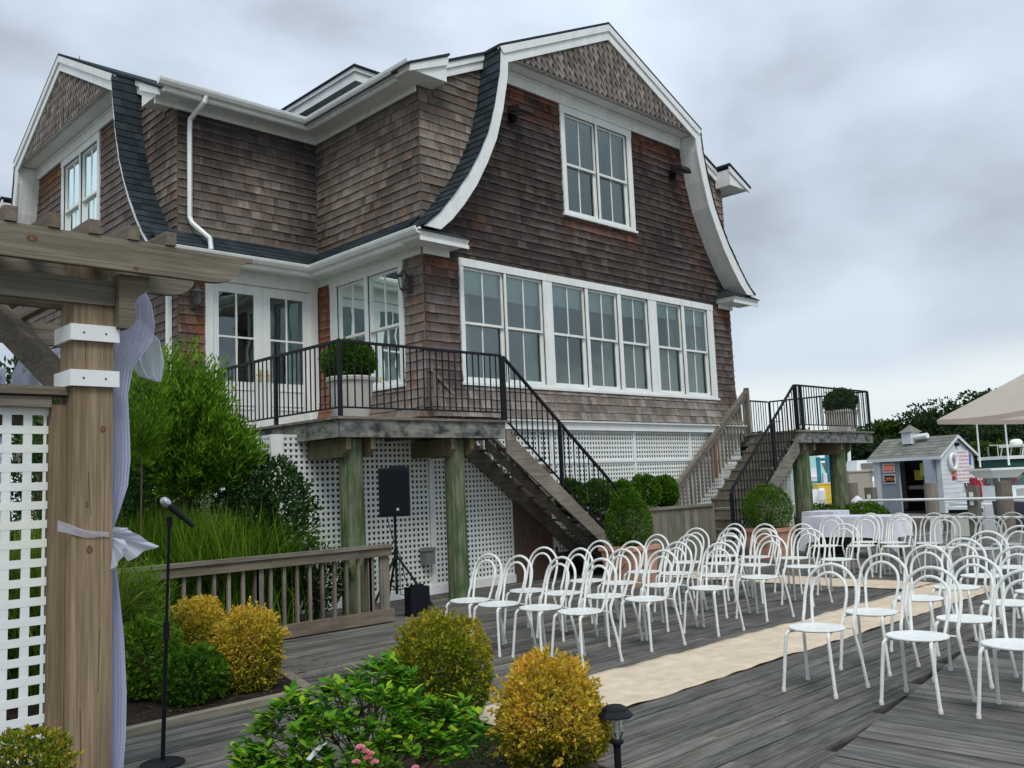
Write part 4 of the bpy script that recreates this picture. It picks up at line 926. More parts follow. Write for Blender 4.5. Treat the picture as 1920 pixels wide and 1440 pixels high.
c = PD(278, 1240, 7.2); bush('perennial', 'leafy green perennial in the left bed beside the tulle', 'shrub', c, (.25, .25, .30), LEAFY, 2600, .05, .028, seed=61, bumpy=.22, shoots=14)
c = PD(362, 1270, 7.0); bush('perennial', 'leafy dark green perennial in front of the amber boxwoods', 'shrub', c, (.23, .2, .20), LEAFY[:3], 2200, .05, .028, seed=62, bumpy=.22, shoots=8)
c = PD(45, 1440, 3.6); bush('boxwood', 'yellow-green boxwood tips at the foot of the pergola lattice', 'shrub', c, (.17, .16, .13), OLIVE, 3600, .022, .012, seed=63, bumpy=.12, shoots=30, group='golden boxwoods', base_z=0)
c = PD(895, 1425, 5.3); bush('groundcover', 'dark green mossy ground cover beside the golden boxwood', 'ground cover', (c[0], c[1], .05), (.32, .3, .13), [(.01, .05, .006), (.02, .09, .01), (.04, .13, .012)], 5200, .022, .009, seed=64, bumpy=.12)
# azalea with large single leaves
def azalea():
    c0 = PD(655, 1360, 4.45); root = thing('azalea', (c0[0], c0[1], 0), 'broad azalea with glossy bright green leaves in the foreground bed', 'shrub')
    br = MB(); tips = []
    base = np.array([c0[0]+.05, c0[1], .02])
    right = CR.copy(); right[2] = 0; right = unit(right); fw = CF.copy(); fw[2] = 0; fw = unit(fw)
    px_t = [(470, 1395, .1), (505, 1345, .05), (540, 1310, 0), (575, 1300, .1), (560, 1370, -.12), (600, 1340, -.1), (630, 1290, 0), (665, 1265, .1), (705, 1255, .12), (735, 1245, .2), (770, 1265, .15), (690, 1300, -.1), (735, 1310, -.1), (780, 1310, .0), (815, 1320, .1), (850, 1325, .15), (870, 1350, .05), (640, 1350, -.2), (690, 1360, -.22), (750, 1360, -.15), (800, 1370, -.08), (840, 1385, -.05), (520, 1410, -.1), (480, 1430, -.05), (600, 1400, -.22), (660, 1410, -.25), (550, 1430, -.15), (720, 1395, -.2), (455, 1425, 0), (495, 1375, .05), (585, 1330, .15), (650, 1320, .1), (720, 1285, .2), (770, 1340, .1)]
    for (x, y, dd) in px_t:
        e = PD(x, y, 4.45+dd); s = base+right*random.uniform(-.12, .12)
        mid = (s+e)/2+np.array([random.uniform(-.04, .04), random.uniform(-.04, .04), -.05])
        br.tube([s, mid, e], [.008, .006, .003], 5)
        tips.append(e)
        for k in range(5): q = e+right*random.uniform(-.09, .09)+fw*random.uniform(-.08, .08)+np.array([0, 0, random.uniform(-.09, .02)]); br.tube([mid+(e-mid)*.5, q], [.004, .002], 4); tips.append(q)
    br.build('branch', 'bark', root)
    # leaf mesh variants: curved pointed blade with a folded midrib
    vars_ = []
    for v in range(6):
        rows = [(0, .0), (.22, .30), (.5, .46), (.78, .34), (1, .0)]; V = []; Fc = []
        for (t_, w_) in rows:
            zc_ = -.10*t_*t_*(1+.4*v/5)
            if w_ == 0: V.append((t_, 0, zc_))
            else: V += [(t_, -w_*.5, zc_+.10*w_), (t_, 0, zc_), (t_, w_*.5, zc_+.10*w_)]
        Fc = [(0, 2, 1), (0, 3, 2), (1, 2, 5, 4), (2, 3, 6, 5), (4, 5, 8, 7), (5, 6, 9, 8), (7, 8, 10), (8, 9, 10)]
        cc = [(.045, .17, .012), (.08, .26, .016), (.13, .33, .018), (.22, .42, .022), (.36, .52, .03), (.03, .11, .01)][v]
        m_ = MB(); m_.add(V, Fc, cc); me = m_.mesh('leaf', True); me.materials.append(M['leaf']); vars_.append(me)
    items = []
    for q in tips:
        for k in range(random.randint(10, 15)):
            a = random.random()*6.283; tl = random.uniform(.05, 1.0)
            d = Vector((math.cos(a), math.sin(a), tl)); d.normalize()
            p = Vector(q)+Vector((random.uniform(-.02, .02), random.uniform(-.02, .02), random.uniform(-.05, .015)))
            L_ = random.uniform(.045, .085); v = random.choices(range(6), (2, 4, 4, 3.5, 1.5, 1.5))[0]
            qt = d.to_track_quat('X', 'Z'); items.append((float(np.dot(np.array(p)-CO, CF)), p, qt, L_, v))
    items.sort(key=lambda i: i[0]/i[3])
    stuffV = MB()
    for i, (dp, p, qt, L_, v) in enumerate(items):
        mw = Matrix.Translation(p) @ qt.to_matrix().to_4x4() @ Matrix.Scale(L_, 4)
        if i < 300:
            o = bpy.data.objects.new('leaf', vars_[v]); col.objects.link(o); o.parent = root; o.matrix_parent_inverse = Matrix.Translation(-root.location); o.matrix_basis = mw
        else:
            me = vars_[v]; cc = tuple(me.attributes['col'].data[0].color)[:3]
            stuffV.add([tuple(mw @ x.co) for x in me.vertices], [tuple(pg.vertices) for pg in me.polygons], cc)
    stuffV.build('leaves', 'leaf', root, kind='stuff')
azalea()
def roses():
    c0 = PD(690, 1432, 4.1); root = thing('rose_bush', (c0[0], c0[1], 0), 'small rose with pink blossoms at the front of the azalea', 'rose')
    for (x, y, s) in ((685, 1408, .018), (676, 1400, .02), (690, 1420, .019), (668, 1428, .018), (702, 1428, .019), (696, 1412, .015), (779, 1438, .015)):
        p = PD(x, y, 4.02); b = MB()
        for ring, (rr, zz, k, nn) in enumerate(((1.0, -.2, 1.0, 6), (.75, .1, 1.15, 6), (.45, .3, .9, 5))):
            for i in range(nn):
                a = i*6.283/nn+ring*.5; dx, dy = math.cos(a), math.sin(a)
                b.add([(p[0], p[1], p[2]-s*.4), (p[0]+s*rr*(dx-dy*.6), p[1]+s*rr*(dy+dx*.6), p[2]+s*zz), (p[0]+s*rr*1.15*dx, p[1]+s*rr*1.15*dy, p[2]+s*(zz+.3)), (p[0]+s*rr*(dx+dy*.6), p[1]+s*rr*(dy-dx*.6), p[2]+s*zz)], [(0, 1, 2), (0, 2, 3)], (k, k, k))
        b.build('blossom', 'pink', root)
    bush('rose', '', '', (c0[0], c0[1], c0[2]-.10), (.16, .13, .15), LEAFY, 900, .03, .018, seed=71, root=root, stem=True)
roses()
p = PD(590, 1408, 4.2); b = MB(); b.bar(PD(577, 1425, 4.2), PD(602, 1398, 4.2), .004, .02); b.bar(PD(602, 1398, 4.2), PD(612, 1393, 4.2), .02, .006)
tag(b.build('plant_tag', 'white'), 'small white plastic plant tag lying in the azalea', 'tag')
# ================================================================== RUNNER, CHAIRS, TABLES
def runner(x0, x1, y0, y1, nu, nv, z, label):
    b = MB()
    def fn(s, t):
        x = x0+(x1-x0)*s; y = y0+(y1-y0)*t; e = .006*math.sin(x*1.1+t)+.004*math.sin(y*4.7+x*1.3)+.004*math.sin(x*11+5*t)+.02*max(0, math.sin(x*1.9+4*t))**12
        if nu > nv: y += e*(1 if t in (0, 1) else .4)
        else: x += e*(1 if s in (0, 1) else .4)
        edge = .004*max(0, math.sin(x*2.3+1)*math.sin(y*1.1)) if t in (0, 1) else 0
        wr = .007*math.sin(x*7.3+3*math.sin(y*3.1))*math.sin(y*2.6+x*.7)+.005*math.sin(x*17+y*9)*math.sin(x*1.7)
        return (x, y, z+.006*math.sin(x*2.9)*math.sin(y*2.1)+.008+max(wr, -.005)+edge)
    b.grid(fn, nu, nv); o = b.build('aisle_runner', 'runner', None, True)
    sm = o.modifiers.new('thick', 'SOLIDIFY'); sm.thickness = .005; sm.offset = -1
    tag(o, label, 'carpet', 'beige runners')
runner(4.22, 13.0, 4.22, 5.1, 170, 14, .006, 'long beige aisle runner laid along the deck between the chair blocks')
runner(12.12, 13.02, 5.14, 9.3, 10, 44, .006, 'beige cross runner behind the last chair row, leading to the house')
def arc(pts, n=5):  # Catmull-Rom through the points
    P = [np.array(p, float) for p in pts]; P = [2*P[0]-P[1]]+P+[2*P[-1]-P[-2]]; out_ = []
    for i in range(1, len(P)-2):
        for k in range(n):
            t = k/n; out_.append(.5*((2*P[i])+(P[i+1]-P[i-1])*t+(2*P[i-1]-5*P[i]+4*P[i+1]-P[i+2])*t*t+(3*P[i]-P[i-1]-3*P[i+1]+P[i+2])*t**3))
    out_.append(P[-2]); return out_
def make_chair():
    root = bpy.data.objects.new('hoop_back_chair', None); col.objects.link(root)
    b = MB(); b.lathe([(.02, .437), (.17, .437), (.195, .441), (.205, .449), (.203, .457), (.19, .459), (.15, .453), (.02, .451)], 28, sx=.97, sy=1.0); obl('seat', b, 'steel', root, True)
    r = .0125
    def hoop(w0, w1, ztop, x0, x1, feet):
        pts = []
        if feet: pts += [(.255, -.236, .012), (.225, -.222, .2), (.18, -.200, .44)]
        else: pts += [(.165, -w0, .452)]
        pts += [((x0*.7+x1*.3), -(w0+w1)/2*1.01, .55), ((x0*.4+x1*.6), -w1, .66)]
        for k in range(1, 8):
            a = math.pi*k/8; pts.append((x0*.3*(1-math.sin(a))+x1*(.7+.3*math.sin(a)), -w1*math.cos(a), ztop-(ztop-.68)*(1-math.sin(a))))
        m_ = [(p[0], -p[1], p[2]) for p in pts[:len(pts)-7][::-1]]
        return arc(pts+m_, 3)
    b = MB(); b.tube(hoop(.195, .205, .885, .18, .31, True), r, 8); obl('back_frame', b, 'steel', root, True)
    b = MB(); b.tube(hoop(.115, .140, .825, .165, .275, False), r*.92, 8); obl('inner_hoop', b, 'steel', root, True)
    for s in (-1, 1):
        b = MB(); b.tube(arc([(-.02, s*.12, .432), (-.12, s*.148, .432), (-.155, s*.16, .418), (-.168, s*.168, .36), (-.19, s*.2, .012)], 4), r, 8); obl('leg', b, 'steel', root, True)
        for x, y in ((-.19, .2), (.255, .236)):
            b = MB(); b.lathe([(.016, 0), (.0165, .02), (.014, .03)], 10, (x, s*y, 0)); obl('foot_cap', b, 'offwhite', root, True)
    b = MB(); b.tube([(.17, -.19, .44), (.185, 0, .436), (.17, .19, .44)], .008, 6); obl('cross_bar', b, 'steel', root)
    return root
chair0 = make_chair(); used = [False]
def place_chair(x, y, rz, label, group):
    o = chair0 if not used[0] else copy_tree(chair0); used[0] = True
    o.location = (x, y, .002); o.rotation_euler = (0, 0, rz); tag(o, label, 'chair', group)
R_ = random.Random(4)
rowsL = [6.18, 7.10, 8.08, 9.16, 10.38, 11.40]; colsL = [5.55, 6.05, 6.60, 7.08]
offL = [[0, 0, 0, 0], [0, 0, .02, .04], [-.05, .03, .06, .08], [.0, .03, .07, .08], [.14, .27, .24, .30], [.18, .30, .32, .37]]
for i, x in enumerate(rowsL):
    for j, y in enumerate(colsL):
        place_chair(x+R_.uniform(-.03, .03), y+offL[i][j], R_.uniform(-.09, .09), 'white hoop-back chair on house side, %s row from the bushes, %s seat from runner' % (ORD[i], ORD[j]), 'chairs on the house side of the runner')
rowsR = [6.42, 7.32, 8.26, 9.12, 10.2, 11.1]; colsR = [3.41, 2.68, 2.06, 1.5]
for i, x in enumerate(rowsR):
    for j, y in enumerate(colsR):
        xx = x+R_.uniform(-.03, .03); yy = y+(i >= 4)*.12; q = np.array([xx, yy, .5])-CO; sx = 960+F*(q@CR)/(q@CF)
        if sx > 1990: continue
        place_chair(xx, yy, R_.uniform(-.08, .08)-.05*(j == 1 and i == 0), 'white hoop-back chair on water side, %s row from the bushes, %s seat from runner' % (ORD[i], ORD[j]), 'chairs on the water side of the runner')
for i, (x, y) in enumerate([(13.42, 6.92), (13.56, 6.40), (13.56, 5.86), (13.5, 5.2), (13.46, 4.6), (13.5, 3.95)]):
    place_chair(x, y, R_.uniform(-.1, .1), 'white hoop-back chair beyond cross runner, nearer row, %s from the draped table' % ORD[i], 'chairs beyond the cross runner')
for i, (x, y) in enumerate([(14.22, 6.66), (14.2, 6.2), (14.22, 5.66), (14.18, 5.14), (14.25, 4.56)]):
    place_chair(x, y, R_.uniform(-.1, .1), 'white hoop-back chair beyond cross runner, farther row, %s from the draped table' % ORD[i], 'chairs beyond the cross runner')
def table(x0, x1, y0, y1, label, clabel, h_=.74, drop=.36):
    root = thing('folding_table', ((x0+x1)/2, (y0+y1)/2, 0), label, 'table', 'draped tables')
    b = MB(); b.box(x0, x1, y0, y1, h_-.04, h_); b.build('table_top', 'offwhite', root)
    for x in (x0+.1, x1-.1):
        for y in (y0+.15, y1-.15): b = MB(); b.tube([(x, y, 0), (x, y, h_-.04)], .014, 6); b.build('leg', 'black', root)
    b = MB(); n = 60; per = []
    def edge(k):
        s = (k/n)*4; i = int(s) % 4; t = s-int(s); C4 = [(x0-.01, y0-.01), (x1+.01, y0-.01), (x1+.01, y1+.01), (x0-.01, y1+.01)]
        a, c = C4[i], C4[(i+1) % 4]; return a[0]+(c[0]-a[0])*t, a[1]+(c[1]-a[1])*t, abs(t-.5)*2
    vs = []; fs = []; cx, cy_ = (x0+x1)/2, (y0+y1)/2; K = 7
    for j in range(K):
        t = j/(K-1)
        for k in range(n):
            ex, ey, cn = edge(k); dx, dy = ex-cx, ey-cy_; ln = math.hypot(dx, dy); d_ = drop*(1+.75*cn**5)
            fo = .05*t*(1+math.sin(k*1.15+1)*1.0)+.03*t
            if j == 0: vs.append((ex, ey, h_+.012))
            else: vs.append((ex+dx/ln*fo, ey+dy/ln*fo, h_+.006-d_*t))
    fs = [(j*n+k, j*n+(k+1) % n, (j+1)*n+(k+1) % n, (j+1)*n+k) for j in range(K-1) for k in range(n)]+[tuple(range(n))]
    b.add(vs, fs); tag(b.build('tablecloth', 'cloth', None, True), clabel, 'tablecloth', 'pale tablecloths')
table(16.15, 16.95, 7.06, 8.72, 'folding table under the large draped cloth beyond the chairs', 'large lilac-white cloth draped over the table beyond the chairs')
table(17.4, 18.1, 8.75, 9.4, 'small table behind the near platform piling', 'lilac-white cloth on the small table behind the platform piling', .78, .6)
b = MB(); c = PD(1575, 1038, 16.4)
b.box(16.3, 16.8, 8.0, 8.5, .05, .42); b.box(16.34, 16.76, 8.04, 8.46, .42, .46); tag(b.build('storage_crate', 'black'), 'black crate pushed under the large draped table', 'crate')
# ================================================================== PERGOLA
pg = thing('pergola', (1.65, 4.72, 0), 'weathered timber pergola corner with white collars and lattice at left edge', 'pergola')
PX0, PX1, PY0, PY1 = 1.545, 1.735, 4.62, 4.81
b = MB(); b.box(PX0, PX1, PY0, PY1, -.05, 2.62, (1, 1, 1)); b.build('post', 'pergz', pg)
for z in (2.20, 2.425):
    b = MB(); t = .022; z0_, z1_ = z-.035, z+.045
    b.box(PX0-t, PX1+t, PY0-t, PY0-.001, z0_, z1_); b.box(PX0-t, PX1+t, PY1+.001, PY1+t, z0_, z1_); b.box(PX0-t, PX0-.001, PY0, PY1, z0_+.001, z1_-.001); b.box(PX1+.001, PX1+t, PY0, PY1, z0_+.001, z1_-.001); b.build('collar', 'white', pg)
    b = MB()
    for sx in (PX0+.04, PX1-.045): b.lathe([(.005, 0), (.005, .003)], 8, (0, 0, 0)) if False else b.box(sx-.004, sx+.004, PY0-t-.003, PY0-t-.0005, z, z+.008)
    b.build('screw', 'iron', pg)
def beam_profile(x0, xe, z0, z1):   # beam with an ogee-cut right end
    pts = [(x0, z0), (xe-.24, z0)]
    for k in range(1, 9): a = k/8; pts.append((xe-.24+.17*math.sin(a*math.pi/2), z0+(z1-z0)*.62*(1-math.cos(a*math.pi/2))))
    pts += [(xe-.05, z0+(z1-z0)*.8), (xe, z0+(z1-z0)*.88), (xe, z1), (x0, z1)]; return pts
b = MB(); b.prism(beam_profile(-1.6, 2.43, 2.735, 2.893), 1, 4.48, 4.52, (1, 1, .95)); b.build('beam', 'pergx', pg)
b = MB(); b.prism(beam_profile(-1.6, 2.36, 2.735, 2.893), 1, 4.90, 4.94, (.95, 1, 1)); b.build('beam', 'pergx', pg)
b = MB(); b.box(-1.6, 1.735, 4.60, 4.64, 2.575, 2.70, (.72, .72, .72)); b.build('header', 'pergx', pg)
b = MB(); b.box(-1.6, 1.735, 4.79, 4.83, 2.575, 2.70, (.7, .7, .7)); b.build('header', 'pergx', pg)
b = MB(); b.box(PX0+.02, PX1-.02, 4.645, 4.785, 2.62, 2.89, (.7, .7, .7)); b.build('post', 'pergz', pg)
# carved knee bracket on the right side of the post
def bracket(x, y, sgn):
    pts = [(x, 2.735), (x+.155, 2.735), (x+.155, 2.68), (x+.135, 2.655), (x+.10, 2.63), (x+.075, 2.59), (x+.085, 2.53), (x+.08, 2.49), (x+.05, 2.46), (x, 2.46)]
    b = MB(); b.prism(pts, 1, y-.045, y+.045, (.72, .72, .62)); b.build('bracket', 'pergx', pg)
bracket(PX1+.002, 4.60, 1)
for pxv in (-45, 30, 112, 188, 262, 332):
    q = PY(pxv, 400+pxv*.165, 4.40); x = q[0]
    b = MB(); b.prism([(4.47, 2.897), (7.2, 2.897), (7.2, 2.967), (4.47, 2.967)], 0, x-.028, x+.028, wc(.2, (.8, .8, .8))); b.build('rafter', 'pergy', pg)
b = MB(); b.bar((1.60, 4.80, 2.15), (1.30, 5.4, 2.74), .09, .12, (.7, .7, .7)); b.build('brace', 'pergx', pg)
b = MB(); b.bar((1.35, 4.83, 1.98), (.6, 4.83, 2.7), .07, .14, (.6, .6, .6)); b.build('brace', 'pergx', pg)
for y in (7.0,):
    b = MB(); b.box(PX0, PX1, y, y+.19, -.05, 2.62, (.8, .8, .8)); b.build('post', 'pergz', pg)
    b = MB(); b.box(-1.6, 2.4, y-.06, y-.02, 2.735, 2.893, (.8, .8, .8)); b.build('beam', 'pergx', pg)
# lattice panel with single slats
yl = 4.74
b = MB(); b.box(1.475, 1.543, 4.70, 4.78, 0, 2.08, (.75, .75, .75)); b.build('panel_stile', 'pergz', pg)
b = MB(); b.box(-1.2, 1.543, 4.67, 4.80, 2.125, 2.165, (.9, .85, .8)); b.build('panel_cap', 'pergx', pg)
b = MB(); b.box(-1.2, 1.47, 4.69, 4.725, 2.065, 2.115, (1.1, 1.15, 1.2)); b.build('panel_rail', 'pergx', pg)
lt = MB(); lt.box(-.6, 1.46, 4.752, 4.756, .02, .03); 
P_, S_ = .0905, .0385
def slat(x0, x1, z0, z1, d):
    b = MB(); b.box(x0, x1, yl-d, yl-d+.008, z0, z1); b.build('lattice_slat', 'vinyl', pg)
i = 0; xs_ = 1.4635
while xs_ > .75: slat(xs_-S_ if i else xs_-.012, xs_, .1, 2.08, .0); xs_ -= P_ if i else .012+(P_-S_); i += 1
zz = 2.068
while zz > .12: slat(.72, 1.472, zz-S_, zz, .0012); zz -= P_
def knot(pxx, pyy, yf, rx, rz):
    p = PY(pxx, pyy, yf)
    for k, (q, cc, dd) in enumerate(((1.0, (.62, .5, .38), .0006), (.7, (.30, .20, .13), .0012), (.45, (.75, .55, .35), .0018))):
        b = MB(); n = 14; b.add([(p[0]+rx*q*math.cos(6.283*i/n)*(1+.1*math.sin(3*i)), yf-dd, p[2]+rz*q*math.sin(6.283*i/n)) for i in range(n)], [tuple(range(n))], cc); b.build('knot', 'pergz', pg)
knot(193, 805, PY0, .014, .020); knot(168, 1031, PY0, .015, .022); knot(163, 946, PY0, .008, .016); knot(60, 447, 4.48, .026, .018); knot(255, 503, 4.48, .014, .012)
b = MB()
for pa in ([(166, 885), (167, 920), (170, 965)], [(160, 640), (161, 690)], [(186, 1180), (184, 1300)], [(150, 1330), (152, 1430)]):
    for (xa, ya), (xc, yc) in zip(pa, pa[1:]):
        p, q = PY(xa, ya, PY0), PY(xc, yc, PY0); b.add([(p[0]-.0014, PY0-.0008, p[2]), (p[0]+.0014, PY0-.0008, p[2]), (q[0]+.0012, PY0-.0008, q[2]), (q[0]-.0012, PY0-.0008, q[2])], [(0, 1, 2, 3)])
b.build('drying_cracks', 'dark', pg)
# ---- tulle drapes
def tulle_sheet(rows, y0, label, folds=5, amp=.02, seed=0, nu=36):
    b = MB(); r = random.Random(seed); ph = [r.uniform(0, 6) for _ in range(4)]
    R3 = [(PY(a, y, y0), PY(c, y, y0)) for (y, a, c) in rows]; nr = len(rows)
    dense = []
    for i in range(nr-1):
        for k in range(4): t = k/4; t = t*t*(3-2*t); dense.append((R3[i][0]*(1-t)+R3[i+1][0]*t, R3[i][1]*(1-t)+R3[i+1][1]*t))
    dense.append(R3[-1]); m_ = len(dense)
    def fn(s, t):
        j = int(round(t*(m_-1))); a, c = dense[j]; p = a*(1-s)+c*s; w_ = np.linalg.norm(c-a)
        am = min(amp, w_*.35); y = p[1]+am*math.sin(folds*6.283*s+ph[0]+2*t)+am*.5*math.sin(folds*11*s+ph[1]+5*t)
        return (p[0]+.2*am*math.cos(folds*6.28*s+ph[2]), y, p[2])
    b.grid(fn, nu, m_-1); o = b.build('tulle_drape', 'tulle', None, True); tag(o, label, 'drape', 'tulle drapes'); return o
tulle_sheet([(545, 238, 272), (575, 232, 286), (610, 222, 292), (640, 212, 288), (690, 206, 250), (740, 205, 240), (800, 204, 243), (860, 204, 245), (910, 204, 240), (950, 203, 226), (985, 203, 214), (1010, 203, 212), (1040, 203, 213), (1110, 203, 222), (1200, 202, 232), (1300, 201, 237), (1380, 201, 235), (1445, 203, 229), (1500, 204, 226)], 4.72, 'long lilac-white tulle drape hanging down the right side of the pergola post', 7, .014, 1, 90)
tulle_sheet([(600, 222, 258), (640, 236, 300), (680, 242, 308), (705, 262, 304), (716, 294, 302)], 4.80, 'loose wisp of sheer tulle flaring out beside the pergola bracket', 3, .02, 2, 20)
tulle_sheet([(655, 60, 112), (672, 40, 120), (700, 28, 120), (740, 20, 118)], 5.3, 'bunched lilac tulle behind the pergola collar above the lattice', 3, .05, 3, 20)
tulle_sheet([(690, -60, 8), (800, -60, 10), (1000, -60, 8), (1200, -60, 5), (1445, -60, 2)], 5.3, 'lilac tulle hanging behind the lattice at the left picture edge', 6, .04, 4)
bw = thing('tulle_bow', tuple(PY(205, 1010, 4.7)), 'sheer tulle bow tied round the pergola post', 'bow')
def fan(pts_px, nu, nm, seed):
    b = MB(); r = random.Random(seed)
    a0 = PY(*pts_px[0], 4.66); far = [PY(*p, 4.60) for p in pts_px[1:]]
    def fn(s, t):
        q = s*(len(far)-1); i = min(int(q), len(far)-2); f = q-i; e_ = far[i]*(1-f)+far[i+1]*f; p = a0*(1-t)+e_*t
        return (p[0], p[1]+.02*t*math.sin(s*18+seed), p[2])
    b.grid(fn, nu, 8); b.build(nm, 'tulle', bw, True)
fan([(204, 1003), (232, 990), (262, 1005), (297, 1024), (270, 1035), (240, 1052)], 24, 'bow_loop', 1)
fan([(204, 1006), (236, 1012), (232, 1035), (225, 1052), (210, 1068)], 20, 'bow_loop', 2)
fan([(204, 1000), (215, 988), (240, 990), (248, 1002)], 14, 'bow_loop', 3)
b = MB()
for k in range(7):
    yy = 4.612-.0012*k; p = PY(205, 1003, yy); q = PY(108, 986, yy); dz = (k-3)*.0055; w_ = .0045; n = 10
    b.grid(lambda u, t: (q[0]*(1-u)+p[0]*u, yy, (q[2]+dz*1.3)*(1-u)+(p[2]+dz*.5)*u-.012*math.sin(math.pi*u)+.003*math.sin(9*u+k)+(t-.5)*w_*2*(1-.5*u)), n, 1)
b.build('tie_band', 'tulle', bw)
# ================================================================== SMALL THINGS ON THE DECK
mg = G(305, 1434, 0)
ms = thing('microphone_stand', tuple(mg), 'black straight microphone stand with round base near the left bed', 'mic stand')
b = MB(); b.lathe([(.13, 0), (.13, .012), (.11, .022), (.03, .03)], 28, mg); b.build('base', 'black', ms, True)
tp = PD(326, 978, np.dot(mg-CO, CF)); tp[:2] = mg[:2]+(tp[:2]-mg[:2])*.6
b = MB(); b.tube([mg+np.array([0, 0, .02]), (mg*.45+tp*.55)*np.array([1, 1, 1])], .013, 10); b.build('lower_tube', 'black', ms, True)
b = MB(); b.tube([mg*.45+tp*.55, tp], .0095, 10); b.build('upper_tube', 'black', ms, True)
b = MB(); md = mg*.45+tp*.55; b.tube([md-np.array([0, 0, .05]), md+np.array([0, 0, .05])], .02, 10); b.build('clutch', 'black', ms, True)
b = MB(); b.tube([tp-np.array([0, 0, .03]), tp+np.array([0, 0, .03])], .018, 10); b.build('clip', 'black', ms, True)
dp = np.dot(tp-CO, CF); ha, hb = PD(312, 943, dp), PD(363, 987, dp)
mc = thing('microphone', tuple(tp), 'black handheld microphone with silver head clipped on the stand', 'microphone')
ax = (hb-ha)/np.linalg.norm(hb-ha)
b = MB(); b.tube([ha+ax*.02, ha+ax*.05, hb-ax*.0], [.016, .022, .013], 14); b.build('handle', 'black', mc, True)
b = MB(); b.tube([ha-ax*.04, ha-ax*.03, ha-ax*.01, ha+ax*.012, ha+ax*.025], [.012, .024, .029, .027, .018], 14); b.build('head', 'silver', mc, True)
# timber fence
fn_ = thing('timber_fence', (5.1, 9.2, 0), 'low weathered timber fence with square balusters in front of the grass', 'fence')
fx0, fx1, fy = 3.25, 6.78, 9.2
for xa, xc in ((fx0, 5.15), (5.153, fx1)):
    b = MB(); b.box(xa, xc, fy-.075, fy+.075, .90, .94, wc(.12)); b.build('cap_rail', 'woodx', fn_)
    b = MB(); b.box(xa, xc, fy-.052, fy-.014, .80, .895, wc(.12, (1, .95, .85))); b.build('top_rail', 'woodx', fn_)
b = MB(); b.box(fx0, fx1+.02, fy-.06, fy+.02, .02, .16, wc(.1, (1.05, .95, .85))); b.build('bottom_rail', 'woodx', fn_)
xx = fx0+.1; i = 0
while xx < fx1-.1:
    b = MB(); b.box(xx-.017, xx+.017, fy-.012, fy+.022, .12, .86, wc(.2)); b.build('baluster', 'wood', fn_); xx += .165
for xp in (5.03, fx1-.06, fx1-.28):
    b = MB(); w_ = .045; b.box(xp-w_, xp+w_, fy-.012, fy+.075, .0, .898, wc(.12)); b.build('fence_post', 'wood', fn_)
# speaker on tripod
sg_ = np.array([7.27, 9.72, 0.0])
ss = thing('speaker_stand', tuple(sg_), 'black tripod speaker stand beside the end of the timber fence', 'speaker stand')
b = MB(); b.tube([sg_+[0, 0, .25], sg_+[0, 0, 1.25]], .018, 10); b.build('pole', 'black', ss, True)
b = MB(); b.tube([sg_+[0, 0, .70], sg_+[0, 0, .82]], .03, 10); b.build('collar', 'black', ss, True)
for a in (-.9, 1.2, 3.3):
    e_ = sg_+np.array([math.cos(a)*.52, math.sin(a)*.52, .015]); b = MB(); b.tube([sg_+[0, 0, .76], e_], .016, 8); b.build('leg', 'black', ss, True)
    b = MB(); b.tube([sg_+[0, 0, .3], sg_+(e_-sg_)*.55+[0, 0, .34]], .009, 6); b.build('brace', 'black', ss)
c1 = PD(733, 921, 12.0); sw, sh, sdp = .40, .63, .36
sp_ = thing('loudspeaker', (sg_[0], sg_[1], 1.25), 'black loudspeaker on the tripod stand in front of the white lattice', 'speaker')
ca, sa = math.cos(-.62), math.sin(-.62)
TS = lambda u, d, z: (sg_[0]+u*ca+d*sa*1.0, sg_[1]+u*sa-d*ca, z)
b = MB(TS); b.prism([(-sw/2, -.16), (-sw/2*.72, -.22), (sw/2*.72, -.22), (sw/2, -.16), (sw/2, .16), (-sw/2, .16)], 2, 1.25, 1.25+sh); b.build('cabinet', 'black', sp_)
b = MB(TS); b.box(-sw/2+.02, sw/2-.02, .161, .172, 1.28, 1.25+sh-.03); b.build('grille', 'grille', sp_)
b = MB(TS); b.box(.02, .055, .173, .178, 1.325, 1.36); b.build('badge', 'silver', sp_)
b = MB(TS); b.box(-.06, .16, -.08, .06, 1.25+sh, 1.25+sh+.03); b.build('handle', 'black', sp_)
b = MB(); b.box(7.16, 7.46, 9.28, 9.42, .0, .36); b.box(7.22, 7.40, 9.32, 9.38, .36, .385); tag(b.build('equipment_case', 'black'), 'black equipment case standing at the foot of the speaker stand', 'case')
b = MB(); b.tube(arc([sg_+[-.1, .05, 1.28], sg_+[-.02, .02, .95], sg_+[.08, .0, .7], sg_+[.1, -.05, .45], sg_+[.3, .1, .25], (8.0, 10.6, .12), (8.18, 10.85, .35), (8.2, 10.88, .62)], 6), .006, 5)
tag(b.build('power_cable', 'black'), 'thin black cable looping from the speaker to the outlet box', 'cable')
q = PY(801, 1044, 10.88); b = MB(); b.box(q[0]-.09, q[0]+.09, 10.80, 10.935, q[2]-.11, q[2]+.09); b.prism([(q[0]-.11, q[2]+.09), (q[0]+.11, q[2]+.09), (q[0]+.08, q[2]+.14), (q[0]-.08, q[2]+.14)], 1, 10.78, 10.935); tag(b.build('outlet_box', 'grey'), 'grey weatherproof outlet box on the lattice under the platform', 'outlet')
